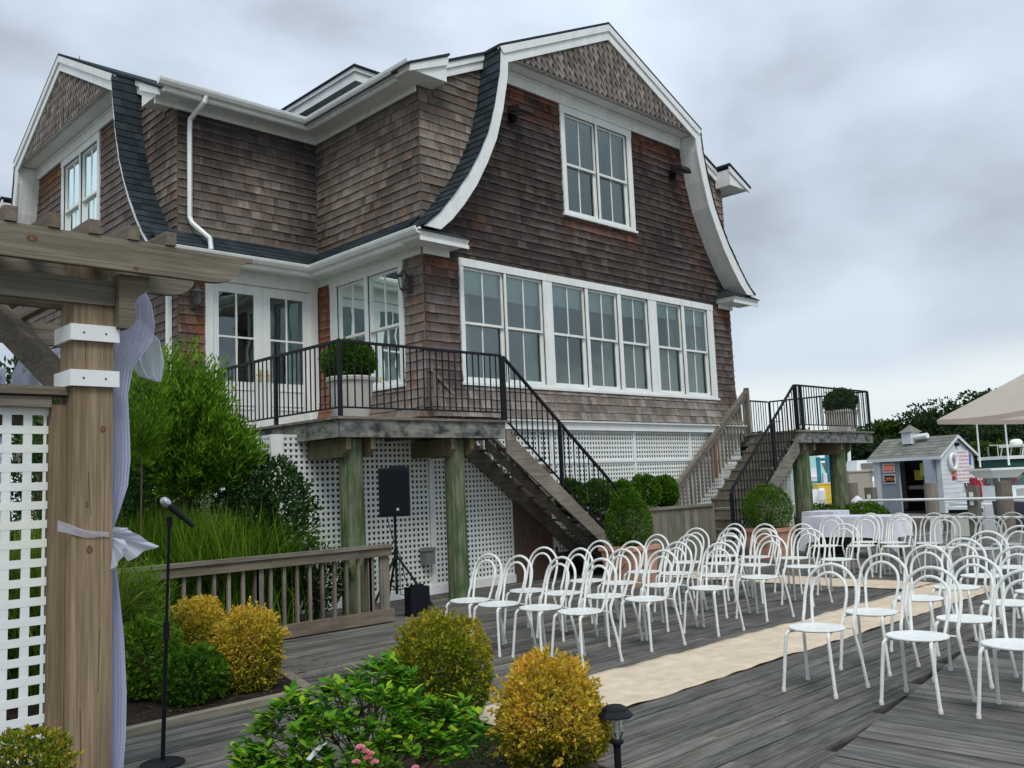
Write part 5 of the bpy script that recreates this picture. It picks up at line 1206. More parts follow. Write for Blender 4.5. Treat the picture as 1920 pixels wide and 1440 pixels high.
# solar path lamp
lg = PD(1157, 1400, 4.55); lz = lambda y: PD(1157, y, 4.55)[2]
lp = thing('path_lamp', (lg[0], lg[1], 0), 'black solar path lamp with ribbed clear shade in the foreground', 'lamp')
o3 = (lg[0], lg[1], 0); s_ = 4.55/F
b = MB(); b.lathe([(.32*.1, lz(1324)), (.045, lz(1325)), (.062, lz(1328)), (.068, lz(1333)), (.088, lz(1341)), (.09, lz(1344)), (.05, lz(1346))], 8, o3); b.build('cap', 'black', lp)
b = MB(); pr_ = [(.055, lz(1345)), (.052, lz(1356)), (.044, lz(1370)), (.026, lz(1386))]
vs = []; n = 28
for r, z in pr_:
    for k in range(n): a = 6.283*k/n; q = r*(1+.05*(k % 2)); vs.append((lg[0]+q*math.cos(a), lg[1]+q*math.sin(a), z))
b.add(vs, [(i*n+k, i*n+(k+1) % n, (i+1)*n+(k+1) % n, (i+1)*n+k) for i in range(3) for k in range(n)]); b.build('shade', 'lampglass', lp)
b = MB(); b.lathe([(.012, lz(1346)), (.012, lz(1386))], 8, o3); b.build('led_tube', 'offwhite', lp)
b = MB(); b.lathe([(.026, lz(1386)), (.034, lz(1388)), (.034, lz(1393)), (.022, lz(1396)), (.018, lz(1402)), (.018, 0)], 12, o3); b.build('stake', 'black', lp)
# lanterns and floodlights on the house
def lantern(T, u, z, label):
    r = thing('wall_lantern', T(u, .05, z), label, 'lantern', 'wall lanterns')
    b = MB(T); b.prism([(u-.05, z-.14), (u+.05, z-.14), (u+.06, z), (u+.05, z+.14), (u-.05, z+.14), (u-.06, z)], 1, .02, .05); b.build('back_plate', 'zinc', r)
    b = MB(); b.tube(arc([T(u, .05, z-.1), T(u, .1, z-.13), T(u, .14, z-.06), T(u, .17, z-.02)], 5), .012, 6); b.build('arm', 'zinc', r)
    O = T(u, .18, z); 
    b = MB(); b.lathe([(.012, .22), (.02, .19), (.10, .13), (.105, .115), (.09, .11)], 8, O); b.build('cap', 'zinc', r)
    b = MB(); b.lathe([(.085, .11), (.05, -.08)], 6, O, caps=False); b.build('glass_shade', 'lampglass', r)
    b = MB()
    for k in range(6): a = k*math.pi/3; b.tube([(O[0]+.086*math.cos(a), O[1]+.086*math.sin(a), O[2]+.11), (O[0]+.051*math.cos(a), O[1]+.051*math.sin(a), O[2]-.08)], .005, 4)
    b.lathe([(.055, -.08), (.05, -.1), (.02, -.12), (.012, -.16)], 8, O); b.build('cage', 'zinc', r)
lantern(TL, 11.26, 4.84, 'weathered lantern beside the pair of windows at the house corner')
lantern(TN, 6.50, 4.78, 'weathered lantern left of the white french doors')
def flood(T, u, z, label):
    r = thing('flood_light', T(u, .05, z), label, 'floodlight', 'gable floodlights')
    b = MB(T); b.box(u-.06, u+.06, .02, .12, z-.10, z+.08); b.build('bracket', 'black', r)
    b = MB(T); b.prism([(.12, z+.02), (.42, z-.06), (.44, z-.03), (.40, z+.07), (.15, z+.12)], 0, u-.17, u+.17); b.build('housing', M['fl'], r)
    b = MB(T); b.prism([(.14, z+.018), (.40, z-.052), (.40, z-.064), (.14, z+.004)], 0, u-.13, u+.13); b.build('lens', 'grey', r)
flood(TA, -2.33, 8.05, 'dark floodlight under the left end of the gable frieze'); flood(TA, 2.42, 8.02, 'dark floodlight near the right soffit of the gable')
# ================================================================== DECK EDGE
rl = thing('pipe_railing', (19.7, 7.2, 0), 'white pipe railing on grey posts along the water side of the deck', 'railing')
zt_ = PX(1760, 936, 19.7)[2]; zl_ = PX(1760, 970, 19.7)[2]
b = MB(); b.tube([(19.6, 9.25, zt_), (19.6, 2.5, zt_)], .028, 8); b.build('pipe', 'white', rl, True)
b = MB(); b.tube([(19.6, 8.3, zl_), (19.6, 2.5, zl_)], .025, 8); b.build('pipe', 'white', rl, True)
for pxv, ty, wd in ((1631, 914, .2), (1822, 911, .2)):
    q = PX(pxv, ty, 19.72); b = MB(); b.box(19.65, 19.85, q[1]-wd/2, q[1]+wd/2, -.4, q[2], wc(.1, (.9, .95, 1))); b.build('rail_post', 'wood', rl)
    b = MB(); b.box(19.62, 19.648, q[1]-.035, q[1]+.035, zt_+.04, zt_+.13); b.box(19.62, 19.648, q[1]-.035, q[1]+.035, zt_-.13, zt_-.04); b.build('bracket', 'white', rl)
q = PX(1758, 980, 19.7); b = MB(); b.box(19.55, 19.65, q[1]-.09, q[1]+.09, .0, zl_); b.build('pedestal', 'white', rl)
b = MB(); b.box(19.9, 23.5, 4, 9.5, -.14, -.02); 
for i, (pxv, ty, r, D_, lb) in enumerate(((1744, 905, .17, 24.5, 'grey timber mooring post in front of the shed doorway'), (1880, 902, .19, 23.5, 'thick grey mooring post at the right, beside the white boat'), (1597, 905, .17, 27, 'mossy mooring post behind the second platform piling'))):
    q = PX(pxv, ty, D_); r_ = thing('mooring_post', (q[0], q[1], -.9), lb, 'post', 'mooring posts')
    piling(r_, q[0], q[1], r, q[2], -1.2).data.materials[0] = M['wood']
q = G(1815, 1004); bn = thing('waste_bin', (q[0], q[1], 0), 'white litter cabinet with a black band by the pipe railing', 'bin')
b = MB(); b.box(q[0]-.25, q[0]+.25, q[1]-.25, q[1]+.25, 0, .52); b.build('body', 'offwhite', bn)
b = MB(); b.box(q[0]-.28, q[0]+.28, q[1]-.28, q[1]+.28, .52, .60); b.build('band', 'black', bn)
b = MB(); b.box(q[0]-.30, q[0]+.30, q[1]-.30, q[1]+.30, .602, .66); b.build('lid', 'white', bn)
q = PX(1608, 945, 19.9); dl = thing('dock_light', (q[0], q[1], 0), 'white dock lamp at the left end of the pipe railing', 'lamp')
b = MB(); b.lathe([(.02, .26), (.14, .16), (.15, .12), (.10, .12)], 10, (q[0], q[1], zt_-.16)); b.build('cap', 'white', dl)
b = MB(); b.lathe([(.09, .12), (.09, -.1)], 10, (q[0], q[1], zt_-.16)); b.build('lens', 'lampglass', dl)
b = MB(); b.lathe([(.06, 0), (.06, zt_-.26), (.1, zt_-.25)], 10, (q[0], q[1], 0)); b.build('post', 'white', dl)
for i, (pxv, D_, w_) in enumerate(((1545, 19.0, 1.1), (1625, 19.1, .9))):
    q = PX(pxv, 955, D_); bush('hedge', ('low green hedge left of the second piling', 'low green hedge right of the second piling')[i], 'hedge', (q[0]-.1, q[1], .42), (.45, w_*.62, .46), BOX, 5200, .06, .034, seed=80+i, bumpy=.1, group='low hedges by the railing')
# ================================================================== BACKGROUND: dock, shed, boats, bank, trees
b = MB(); b.box(29.5, 46, 7.5, 30, -.35, -.02); struct('dock', b, 'wood')
th = math.radians(16.6); SU = np.array([math.sin(th), math.cos(th), 0]); SV = np.array([math.cos(th), -math.sin(th), 0]); SC = np.array([32.62, 12.30, 0])
TSH = lambda u, v, z: tuple(SC+SU*u+SV*v+np.array([0, 0, z]))
shd = thing('fuel_shed', TSH(1.4, .9, 0), 'small pale blue dock shed with grey shingle roof and open doorway', 'shed')
W_, D_ = 2.9, 1.75; zE, zR = 1.98, 2.66
b = MB(TSH); b.box(0, .22, 0, .05, 0, zE); b.box(1.75, W_, 0, .05, 0, zE); b.box(.22, 1.75, 0, .05, 1.88, zE); b.box(W_-.05, W_, .05, D_, 0, zE); b.box(0, W_, D_-.05, D_, 0, zE)
b.prism([(.05, 0), (D_, 0), (D_, zE), (D_/2, zR-.05), (.0, zE), (.0, .0)], 0, 0, .05) if False else None
b.add([(0, .05, 0), (0, D_, 0), (0, D_, zE), (0, D_/2, zR-.06), (0, .05, zE), (.05, .05, 0), (.05, D_, 0), (.05, D_, zE), (.05, D_/2, zR-.06), (.05, .05, zE)], [(0, 1, 2, 3, 4), (5, 6, 7, 8, 9)])
b.build('wall', 'shedw', shd)
zz = .2
b = MB(TSH)
while zz < 1.9: b.box(-.012, 0, 0, D_, zz, zz+.012); zz += .16
b.build('siding_laps', 'shedw', shd)
b = MB(TSH)
for sgn in (0, 1):
    n = 7
    for i in range(n):
        t0, t1 = i/n, (i+1)/n
        va, vb = (D_/2+(-.18-D_/2)*t0, D_/2+(-.18-D_/2)*t1) if sgn == 0 else (D_/2+(D_/2+.18)*t0, D_/2+(D_/2+.18)*t1)
        za, zb_ = zR+(zE-.06-zR)*t0, zR+(zE-.06-zR)*t1; u = -.12
        while u < W_+.12:
            ue = min(u+random.uniform(.18, .34), W_+.12); k = random.uniform(.8, 1.2)
            b.hexa([(u, va, za), (ue-.004, va, za), (ue-.004, vb, zb_), (u, vb, zb_), (u, va, za+.03), (ue-.004, va, za+.03), (ue-.004, vb, zb_+.045), (u, vb, zb_+.045)], (k, k, k)); u = ue
b.build('roof', 'shedr', shd)['kind'] = 'stuff'
b = MB(TSH); b.box(-.1, W_+.1, -.2, -.17, zE-.13, zE-.02)
for s in (0, 1):
    va, vb = (D_/2, -.18) if s == 0 else (D_/2, D_+.18)
    b.add([(-.125, va, zR+.02), (-.125, vb, zE-.04), (-.125, vb, zE-.14), (-.125, va, zR-.09), (-.10, va, zR+.02), (-.10, vb, zE-.04), (-.10, vb, zE-.14), (-.10, va, zR-.09)], [(0, 1, 2, 3), (4, 5, 6, 7), (0, 1, 5, 4), (3, 2, 6, 7)])
b.build('trim', 'shedw', shd)
b = MB(TSH); b.hexa([(1.45+.0, .40, zR-.2), (1.85, .40, zR-.2), (1.85, .9, zR-.2), (1.45, .9, zR-.2), (1.45, .40, zR+.22), (1.85, .40, zR+.22), (1.85, .9, zR+.22), (1.45, .9, zR+.22)]); b.build('cupola', 'shedw', shd)
b = MB(TSH); b.add([(1.38, .33, zR+.22), (1.92, .33, zR+.22), (1.92, .97, zR+.22), (1.38, .97, zR+.22), (1.65, .65, zR+.5)], [(0, 1, 4), (1, 2, 4), (2, 3, 4), (3, 0, 4), (0, 3, 2, 1)]); b.build('cupola_roof', 'shedr', shd)
b = MB(TSH); b.tube([(1.42, .6, zR+.02), (.9, .6, zR+.06)], .10, 8); b.build('vent_duct', 'white', shd)
b = MB(TSH); b.box(1.78, 2.55, -.035, -.001, .05, 1.86); b.box(1.86, 2.47, -.05, -.036, 1.02, 1.06); b.build('door', 'shedb', shd)
b = MB(TSH); b.hexa([(.22, -.02, .05), (.26, -.02, .05), (.30, -.55, .05), (.26, -.55, .05), (.22, -.02, 1.86), (.26, -.02, 1.86), (.30, -.55, 1.86), (.26, -.55, 1.86)]); dr2 = b.build('door', 'shedb', shd)
b = MB(TSH); b.box(.35, .85, -.01, .03, 1.3, 1.75); b.build('notice', 'ygreen', shd)
b = MB(TSH); b.box(.05, W_-.05, D_-.09, D_-.06, 0, zE); b.box(.05, .08, .05, D_-.1, 0, zE); b.box(.05, 2.85, .06, D_-.1, 0, .02); b.build('interior', 'dark', shd)
b = MB(TSH); b.box(.3, 1.7, .35, 1.2, .82, .95); b.build('counter', 'wood', shd)
b = MB(TSH); b.box(1.25, 1.6, .6, .62, 1.15, 1.5); b.build('notice', 'mustard', shd)
b = MB(TSH); b.lathe([(.06, .95), (.06, 1.4), (.03, 1.5)], 10, (1.05, .5, 0)); b.build('bottle', 'teal', shd)
b = MB(TSH); b.box(-.05, 0, 1.02, 1.32, .75, 1.02); b.build('window', 'white', shd)
b = MB(TSH); b.box(-.056, -.051, 1.04, 1.15, .78, .99); b.box(-.056, -.051, 1.19, 1.30, .78, .99); b.build('pane', 'dark', shd)
b = MB(TSH); b.lathe([(.05, 0), (.05, .05)], 8, (0, 0, 0)) if False else b.box(-.1, 0, .8, .92, 2.28, 2.4); b.build('lamp', 'black', shd)
b = MB(TSH); b.box(-.02, 0, 1.50, 1.58, 1.62, 1.98); b.build('plaque', 'bluep', shd)
def text(s, T, u, v, z, size, m, name, parent, vert_axis_v=True, flip=False):
    cu = bpy.data.curves.new(name, 'FONT'); cu.body = s; cu.size = size; cu.align_x = 'CENTER'; cu.align_y = 'CENTER'; cu.extrude = .002
    o = bpy.data.objects.new(name, cu); col.objects.link(o); dg = bpy.context.evaluated_depsgraph_get()
    me = bpy.data.meshes.new_from_object(o.evaluated_get(dg)); bpy.data.objects.remove(o)
    mb = MB(); mb.add([T(*( (u-p.co.x, v-p.co.z, z+p.co.y) if not vert_axis_v else (u-p.co.z, v+p.co.x, z+p.co.y))) for p in me.vertices], [tuple(p.vertices) for p in me.polygons])
    return mb.build(name, m, parent)
for z, mbk, mlt, bg_ in ((1.62, 'orange', 'oletter', None), (1.22, 'black', 'oletter', None)):
    sn = thing('open_sign', TSH(2.15, -.06, z), 'orange-on-%s open sign on the blue shed door, %s of two' % ('red' if mbk == 'orange' else 'black', 'upper' if z > 1.5 else 'lower'), 'sign', 'open signs')
    b = MB(TSH); b.box(1.89, 2.41, -.066, -.051, z-.16, z+.16); b.build('border', 'signw', sn)
    b = MB(TSH); b.box(1.92, 2.38, -.072, -.067, z-.13, z+.13); b.build('panel', mbk, sn)
    text('OPEN', TSH, 2.15, -.074, z-.01, .19, 'signw' if mbk == 'orange' else 'oletter', 'lettering', sn, False)
sn = thing('warning_board', TSH(-.03, 1.05, 1.1), 'white warning board with lines of red lettering on the shed gable', 'sign')
b = MB(TSH); b.box(-.035, -.013, .72, 1.44, 1.07, 2.12); b.build('panel', 'signw', sn)
for i, s in enumerate(('WARNING', 'NO SMOKING', 'STOP ENGINE WHILE', 'FUELING, SHUT OFF', 'ELECTRICITY OR NOT', 'LEAVE ENGINE, ENTR', 'AFTER FILLING WIDE', 'HATCHES AND VENTILATE')):
    text(s, TSH, -.037, 1.08, 2.05-i*.128, .082 if i > 1 else .10, 'rletter', 'lettering', sn, True)
sn = thing('small_sign', TSH(-.03, .56, 1.3), 'pair of small red and orange notices beside the life ring', 'sign')
b = MB(TSH); b.box(-.03, -.013, .50, .66, 1.28, 1.42); b.build('panel', 'orange', sn)
b = MB(TSH); b.box(-.03, -.013, .50, .66, 1.12, 1.24); b.build('panel', 'red', sn)
lr = MB(); pts = [TSH(-.10, .52+.17*math.cos(a), 1.75+.26*math.sin(a)) for a in np.linspace(0, 6.283, 25)]; lr.tube(pts, .06, 8); tag(lr.build('life_ring', 'white', None, True), 'white life ring hung on the shed gable', 'life ring')
# things on the dock, left of the shed
def dbox(name, label, cat, pxl, pxr, yt, depth, m, z0=-.02, dpt=.6, extra=None):
    a = PD(pxl, yt, depth); c = PD(pxr, yt, depth); rt_ = unit((c-a)*np.array([1, 1, 0])); fw = np.array([-rt_[1], rt_[0], 0]); w_ = np.linalg.norm((c-a)[:2]); zt = (a[2]+c[2])/2
    T = lambda u, d, z: tuple(np.array([a[0], a[1], 0])+rt_*u+fw*d+np.array([0, 0, z]))
    root = thing(name, T(w_/2, dpt/2, z0), label, cat)
    return root, T, w_, zt
r, T, w_, zt = dbox('utility_cabinet', 'tall tan utility cabinet left of the dock shed', 'cabinet', 1591, 1638, 882, 34, 'tan')
b = MB(T); b.box(0, w_*.92, 0, .7, -.02, zt-.06); b.build('body', 'tan', r); b = MB(T); b.box(-.03, w_*.95, -.04, .74, zt-.06, zt); b.build('lid', 'tan', r)
r, T, w_, zt = dbox('fish_bin', 'bright yellow plastic bin standing behind the second platform piling', 'bin', 1533, 1566, 906, 37, 'yellow')
b = MB(T); b.hexa([(.08, .05, -.02), (w_-.06, .05, -.02), (w_-.06, .6, -.02), (.08, .6, -.02), (0, 0, zt-.05), (w_, 0, zt-.05), (w_, .65, zt-.05), (0, .65, zt-.05)]); b.build('body', 'yellow', r)
b = MB(T); b.box(-.02, w_+.02, -.02, .67, zt-.05, zt); b.build('rim', 'yellow', r); b = MB(T); b.box(.04, w_-.03, .012, .03, zt*.42, zt*.44); b.build('seam', 'mustard', r)
r, T, w_, zt = dbox('work_boat', 'teal work boat with gantry frame seen between the pilings', 'boat', 1512, 1562, 857, 52, 'teal', -.9, 2.5)
b = MB(T); b.hexa([(.1, 0, -.9), (w_+.5, 0, -.9), (w_+.5, 2, -.9), (.1, 2, -.9), (-.1, -.2, .75), (w_+.5, -.2, .75), (w_+.5, 2.2, .75), (-.1, 2.2, .75)]); b.build('hull', 'teal', r)
b = MB(T); b.box(w_*.45, w_*.55, .2, .5, .75, zt); b.box(w_*.82, w_+.3, .2, .6, .75, zt+.1); b.box(w_*.45, w_, .25, .45, zt-.22, zt-.05); b.box(.2, w_*.5, .3, .5, .95, 1.05); b.box(.1, w_, -.1, .1, .75, .85); b.build('gantry', 'teal', r)
b = MB(T); b.box(w_*.6, w_*.75, .1, .3, .75, 1.5); b.build('winch', 'signw', r)
r, T, w_, zt = dbox('moored_boat', 'white and aqua boat with a banner, behind the teal boat', 'boat', 1500, 1552, 850, 58, 'white', -.9, 3)
b = MB(T); b.hexa([(.0, 0, -.9), (w_+1, 0, -.9), (w_+1, 2, -.9), (0, 2, -.9), (-.3, -.2, 1.2), (w_+1, -.2, 1.2), (w_+1, 2.2, 1.2), (-.3, 2.2, 1.2)]); b.build('hull', 'white', r)
b = MB(T); b.hexa([(-.2, .3, 1.2), (w_, .3, 1.2), (w_, 1.8, 1.2), (-.2, 1.8, 1.2), (.2, .5, zt), (w_*.7, .5, zt), (w_*.7, 1.6, zt), (.2, 1.6, zt)]); b.build('cabin', mat('aqua', (.35, .62, .58), .5), r)
b = MB(T); b.box(.1, w_*.62, .22, .27, 1.25, 1.85); b.build('banner', 'signw', r)
r, T, w_, zt = dbox('moored_boat', 'white cabin boat with louvred vents rising behind the tan cabinet', 'boat', 1606, 1665, 862, 46, 'white', -.9, 3)
b = MB(T); b.hexa([(-.5, 0, -.9), (w_+2, 0, -.9), (w_+2, 2.4, -.9), (-.5, 2.4, -.9), (-.9, -.2, 1.0), (w_+2, -.2, 1.0), (w_+2, 2.6, 1.0), (-.9, 2.6, 1.0)]); b.build('hull', 'white', r)
b = MB(T); b.hexa([(-.1, 0, 1.0), (w_, 0, 1.0), (w_, 1.8, 1.0), (-.1, 1.8, 1.0), (.1, .2, zt), (w_, .2, zt), (w_, 1.6, zt), (.1, 1.6, zt)]); b.build('cabin', 'white', r)
for k in (0, 1): b = MB(T); b.box(.25, 1.05, .04, .14, zt-.42-.42*k, zt-.16-.42*k); b.build('vent', 'grey', r)
b = MB(T); b.tube([(.0, 1, zt), (.05, 1, zt+1.0), (.5, 1, zt+1.1)], .09, 7); b.build('rail', 'white', r)
r, T, w_, zt = dbox('outboard_boat', 'small white boat with outboard motor beside the yellow bin', 'boat', 1516, 1536, 918, 36, 'white', -.9, 2)
b = MB(T); b.hexa([(0, 0, -.9), (w_+.4, 0, -.9), (w_+.4, 1.6, -.9), (0, 1.6, -.9), (-.3, -.1, .35), (w_+.3, -.1, .35), (w_+.3, 1.7, .35), (-.3, 1.7, .35)]); b.build('hull', 'white', r)
b = MB(T); b.box(.1, w_, .2, .9, .35, zt); b.build('console', 'white', r); b = MB(T); b.lathe([(.12, .35), (.16, .5), (.15, .85), (.08, .95)], 10, (w_+.05, -.1, 0)); b.build('outboard_motor', 'white', r)
r, T, w_, zt = dbox('pump_cover', 'dark red covered fuel pump right of the dock shed', 'pump', 1828, 1846, 896, 29, 'red', -.02, .4)
b = MB(T); b.hexa([(-.03, 0, .3), (w_+.04, 0, .3), (w_+.04, .4, .3), (-.03, .4, .3), (0, .02, zt), (w_, .02, zt), (w_, .38, zt), (0, .38, zt)]); b.build('cover', 'red', r); b = MB(T); b.box(.08, w_-.08, -.012, .0, zt-.07, zt-.005); b.build('label_plate', 'signw', r); b = MB(T); b.box(.05, w_-.05, .05, .35, -.02, .3); b.build('base', 'grey', r)
# boats on the right
def boat_T(pxc, yc, depth):
    a = PD(pxc, yc, depth); rt_ = unit(CR*np.array([1, 1, 0])); fw = np.array([-rt_[1], rt_[0], 0])
    return (lambda u, d, z: tuple(np.array([a[0], a[1], 0])+rt_*u+fw*d+np.array([0, 0, z]))), a
def hull(T, L0, L1, bw_, z0, z1, m, root, name='hull'):
    b = MB(T); n = 12; vs = []
    for i in range(n+1):
        t = i/n; u = L0+(L1-L0)*t; k = 1-max(0, (t-.5)*2)**2.2*.96; zz = z1+.25*t**2
        vs += [(u-.0, -bw_*k, zz), (u-.15*t, -bw_*k*.72, z0), (u-.15*t, bw_*k*.72, z0), (u, bw_*k, zz)]
    fs = [(4*i+j, 4*i+j+1, 4*i+j+5, 4*i+j+4) for i in range(n) for j in range(3)]+[(4*i+3, 4*i, 4*i+4, 4*i+7) for i in range(n)]+[(0, 3, 2, 1)]
    b.add(vs, fs); return b.build(name, m, root, True)
T, a = boat_T(1835, 930, 27.5)
r = thing('center_console_boat', T(1.5, 0, -.9), 'white centre console boat with T-top moored right of the shed', 'boat')
hull(T, -.4, 6.5, 1.1, -1.1, .45, 'white', r)
b = MB(T); b.box(.35, 1.35, -.45, .45, .45, .95); b.build('console', 'white', r)
b = MB(T); b.hexa([(.45, -.44, .95), (1.3, -.44, .95), (1.3, .44, .95), (.45, .44, .95), (.6, -.40, 1.25), (1.2, -.40, 1.25), (1.2, .40, 1.25), (.6, .40, 1.25)]); b.build('windshield', 'lampglass', r)
zT = PD(1860, 880, 27.5)[2]
b = MB(T); b.box(.02, 2.6, -.8, .8, zT-.03, zT+.03); b.build('t_top', 'white', r); b = MB(T); b.hexa([(.25, -.5, zT-.26), (.95, -.5, zT-.26), (.95, .5, zT-.26), (.25, .5, zT-.26), (.1, -.7, zT-.035), (1.15, -.7, zT-.035), (1.15, .7, zT-.035), (.1, .7, zT-.035)]); b.build('electronics_box', 'offwhite', r)
for u, d in ((.3, -.5), (1.25, -.5), (.3, .5), (1.25, .5)): b = MB(); b.tube([T(u+.25, d, .45), T(u, d*1.1, zT)], .022, 6); b.build('frame_tube', 'white', r)
for u0, x0, y0, x1, y1 in ((0, 1838, 876, 1829, 770), (1, 1892, 872, 1881, 760)):
    b = MB(); b.tube([PD(x0, y0, 27.5), PD(x1, y1, 27.5)], [.03, .02], 6); b.build('outrigger', 'white', r)
b = MB(T); b.box(.9, 1.25, -.45, -.2, .62, .85); b.build('seat', 'offwhite', r)
text('FL 8098 RE', lambda u, v, z: T(-u, v, z), -.17, -1.12, PD(1845, 943, 27.5)[2], .13, 'dletter', 'registration', r, False)
T, a = boat_T(1893, 945, 24.5)
r = thing('navy_boat', T(1, 0, -.9), 'dark navy hulled boat at the right picture edge', 'boat'); hull(T, 0, 5, .9, -1.1, PD(1900, 940, 24.5)[2], 'navy', r)
b = MB(T); b.box(.1, 4.6, -.86, .86, PD(1900, 940, 24.5)[2]-.0, PD(1900, 937, 24.5)[2]); b.build('gunwale', 'white', r)
T, a = boat_T(1862, 880, 46)
r = thing('sport_fishing_boat', T(2, 0, -.9), 'large boat with flybridge and dark green canvas behind the console boat', 'boat')
zb2 = PD(1890, 880, 46)[2]
hull(T, .9, 9, 1.8, -1.1, zb2, 'navy', r)
zc2, zd2, ze2 = PD(1890, 861, 46)[2], PD(1890, 855, 46)[2], PD(1900, 838, 46)[2]
b = MB(T); b.box(.15, 4, -1.3, 1.3, zb2, zc2); b.build('canvas', 'green', r)
b = MB(T); b.box(.0, 4.2, -1.45, 1.45, zc2, zd2); b.build('house_top', 'white', r)
b = MB(T); b.box(1.0, 3.6, -1.1, 1.1, ze2, ze2+.12); b.build('hardtop', 'offwhite', r)
for u in (1.1, 1.6, 2.1, 3.4):
    for d in (-1, 1): b = MB(); b.tube([T(u-.1, d, zd2), T(u, d, ze2)], .03, 5); b.build('frame_tube', 'offwhite', r)
b = MB(T); b.lathe([(.28, 0), (.3, .12), (.22, .25), (.05, .28)], 12, (1.3, 0, ze2+.12)); b.build('radar_dome', 'white', r)
b = MB(); b.tube([T(-.6, -1, zd2+.55), T(2.6, -1, zd2+.5)], .02, 5); b.tube([T(-.2, -1, zc2), T(-.2, -1, zd2+.55)], .02, 5); b.build('rail', 'offwhite', r)
for pxv in (1852, 1855): pass
for i, (pxv, yt) in enumerate(((1852, 838), (1856, 856))):
    q = PD(pxv, yt, 60); b = MB(); b.tube([(q[0], q[1], -1), (q[0], q[1], q[2])], .06, 6); tag(b.build('dock_pole', 'grey'), ('taller slim pole standing beyond the console boat', 'shorter slim pole standing beyond the console boat')[i], 'pole', 'slim dock poles')
# canopy
Tc = PD(1757, 787, 14.0); Ec = G(1920, 761, Tc[2]); e_ = unit(Ec-Tc); p_ = np.array([-e_[1], e_[0], 0]); p_ = p_ if p_@CR > 0 else -p_
Ls = 3.7; cen = Tc+e_*Ls/2+p_*Ls/2; best = None
for zp in np.arange(2.6, 6.5, .05):
    pk = np.array([cen[0], cen[1], zp])
    for tt in np.arange(.02, 1, .01):
        q = Tc+(pk-Tc)*tt-CO; sx, sy = 960+F*(q@CR)/(q@CF), 720-F*(q@CU)/(q@CF)
        if sx >= 1920:
            if best is None or abs(sy-695) < best[0]: best = (abs(sy-695), zp)
            break
zpk = best[1] if best else 4.0
cn = thing('patio_umbrella', (cen[0], cen[1], 0), 'large tan canvas parasol canopy at the right picture edge', 'umbrella')
C4 = [Tc, Tc+e_*Ls, Tc+e_*Ls+p_*Ls, Tc+p_*Ls]; pk = np.array([cen[0], cen[1], zpk])
for i in range(4):
    A_, B_ = C4[i], C4[(i+1) % 4]; b = MB(); n = 12
    def fn(s, t):
        q = A_*(1-s)+B_*s; q = q*(1-t)+pk*t; sag = .10*math.sin(math.pi*s)*(1-t)+.06*math.sin(math.pi*t); return (q[0], q[1], q[2]-sag*.6)
    b.grid(fn, n, n); b.build('canopy_panel', 'canvas', cn, True)
    b = MB(); b.grid(lambda s, t: tuple(np.array(fn(s, 0))-np.array([0, 0, .07*t])), n, 1); b.build('valance', 'canvas', cn)
b = MB(); b.tube([(cen[0], cen[1], 0), (cen[0], cen[1], zpk-.05)], .035, 10); b.build('pole', 'offwhite', cn, True)
b = MB(); b.lathe([(.35, 0), (.35, .08), (.06, .12)], 20, (cen[0], cen[1], 0)); b.build('base', 'grey', cn)
for c4 in C4: b = MB(); b.tube([c4-np.array([0, 0, .03]), pk-np.array([0, 0, .08])], .012, 6); b.build('rib', 'offwhite', cn)
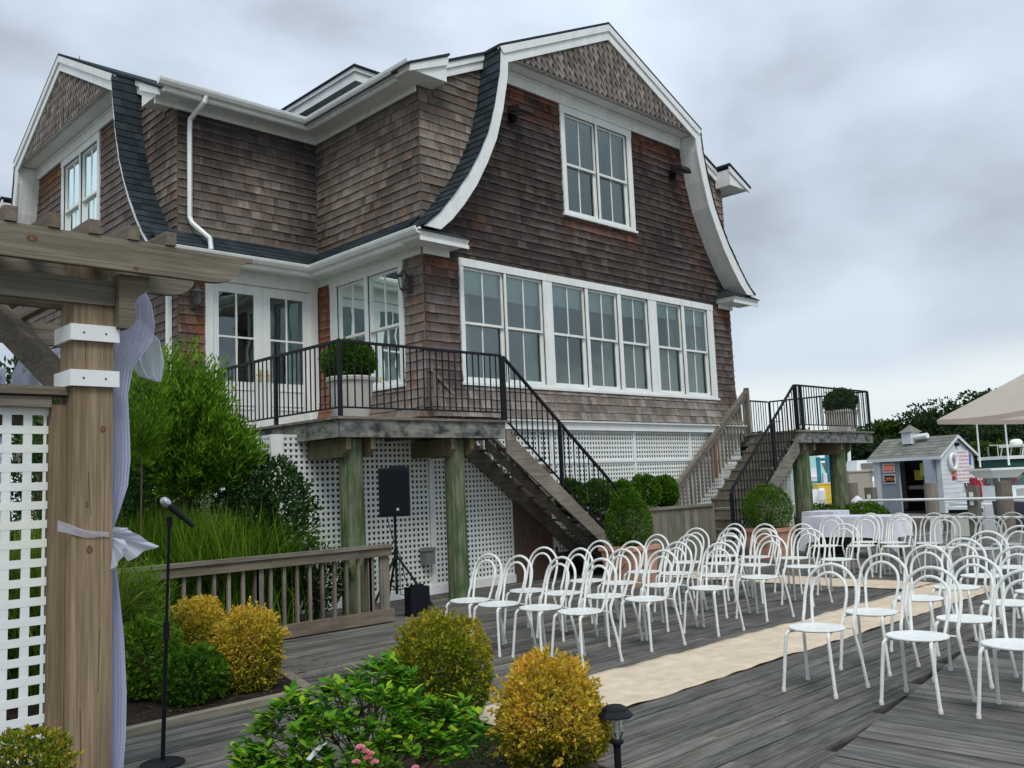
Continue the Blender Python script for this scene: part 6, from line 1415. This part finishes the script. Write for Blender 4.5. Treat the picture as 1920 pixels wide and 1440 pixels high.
# far bank
b = MB(); r0 = unit(CR*np.array([1, 1, 0])); f0 = unit(CF*np.array([1, 1, 0]))
def bank(s, t):
    ang = math.radians(-5+75*s)*1.0; d_ = 92+t*160; k = min(1, t*5)
    p = np.array([math.sin(YAW+math.radians(8+34*s)), math.cos(YAW+math.radians(8+34*s)), 0])*d_
    return (p[0], p[1], -1.0+2.2*k+1.2*math.sin(s*9)*k*.3+t*2.5)
b.grid(bank, 40, 10); struct('far_bank', b, 'hill', None, True)
TREE = [(.012, .026, .012), (.022, .044, .016), (.038, .068, .022), (.065, .10, .032)]
TREE2 = [(.02, .045, .010), (.04, .08, .012), (.07, .12, .018), (.10, .15, .03)]
def tree(label, cx, ytop, wpx, depth, seed, cols=TREE, ybase=884, crown=.75, n=5600):
    r = np.random.default_rng(seed); base = PD(cx, ybase, depth); top = PD(cx, ytop, depth); s = depth/F
    h_ = top[2]-base[2]; root = thing('tree', tuple(base), label, 'tree', 'trees on the far bank')
    ch = h_*crown; cc = np.array([base[0], base[1], base[2]+h_-ch/2]); rad = np.array([wpx*s/2, wpx*s/2, ch/2])
    b = MB(); b.tube([base-[0, 0, .4], base+[.1, 0, h_*.35], cc+[0, 0, rad[2]*.3]], [h_*.028, h_*.02, h_*.006], 7)
    P = []; D = []; t_ = []
    ncl = 44
    for i in range(ncl):
        d = unit(r.normal(size=3)); c = cc+d*rad*r.uniform(.35, .92); cr = rad.mean()*r.uniform(.22, .38); m_ = n//ncl
        dd = unit(r.normal(size=(m_, 3))); P.append(c+dd*cr*r.uniform(.45, 1.05, (m_, 1))*np.array([1.15, 1.15, .75])); D.append(dd+r.normal(size=(m_, 3))*.6); t_.append(np.clip(.2+.25*r.random()+.4*(dd[:, 2]*.5+.5)*r.random(m_)+.1*r.normal(size=m_), 0, 1))
        if i < 12: b.tube([base+[0, 0, h_*r.uniform(.3, .55)], c], [h_*.012, h_*.003], 5)
    P = np.concatenate(P); D = np.concatenate(D); t_ = np.concatenate(t_); m_ = len(P)
    b.build('trunk', 'bark', root)
    o = obj('crown', leaves('crown', P, D, .46*depth/95*r.uniform(.5, 1.2, m_), .28*depth/95*r.uniform(.6, 1.2, m_), pal(cols, t_, .2)), 'leafmat', root); o['kind'] = 'stuff'
TS_ = 1.18
TL_ = [('slender light green tree beside the right platform', 1660, 790, 62, 95, TREE2), ('small light green tree left of the shed cupola', 1702, 800, 60, 100, TREE2), ('large dark round tree above the shed roof', 1758, 762, 116, 92, TREE), ('dark tree behind the tip of the tan canopy', 1822, 752, 92, 98, TREE), ('tall dark tree rising above the canopy edge', 1868, 728, 110, 104, TREE), ('dark tree at the right picture edge under the canopy', 1925, 740, 130, 96, TREE),
       ('dark understory tree right of the shed gable', 1838, 810, 100, 86, TREE), ('dark tree below the canopy, between the two outriggers', 1876, 792, 100, 88, TREE), ('bright green shrubby tree beside the shed gable', 1848, 838, 60, 70, TREE2), ('green shrubby tree behind the flybridge boat', 1900, 836, 90, 74, TREE2), ('dark tree behind the shed roof ridge', 1715, 822, 100, 88, TREE), ('dark tree seen just right of the platform pilings', 1600, 826, 60, 80, TREE), ('low distant tree under the right platform railing', 1490, 812, 60, 150, TREE), ('low distant tree left of the utility pole', 1425, 816, 50, 160, TREE), ('distant tree behind the railing newel', 1630, 806, 60, 110, TREE2), ('bushy tree below the platform beams', 1645, 830, 60, 84, TREE)]
for i, (lb, cx, yt, wp, dp, cl) in enumerate(TL_): tree(lb, cx, yt-6, wp*TS_, dp, 100+i, cl, crown=.86 if cl is TREE2 else .8)
b = MB(); q = PD(1452, 793, 190); up = thing('utility_pole', (q[0], q[1], 0), 'distant utility pole behind the right stair railing', 'pole'); b.tube([(q[0], q[1], 0), (q[0], q[1], q[2])], .15, 6); b.build('pole', 'bark', up); b = MB(); b.bar(PD(1441, 791, 190), PD(1464, 790, 190), .12, .15); b.build('cross_arm', 'bark', up)
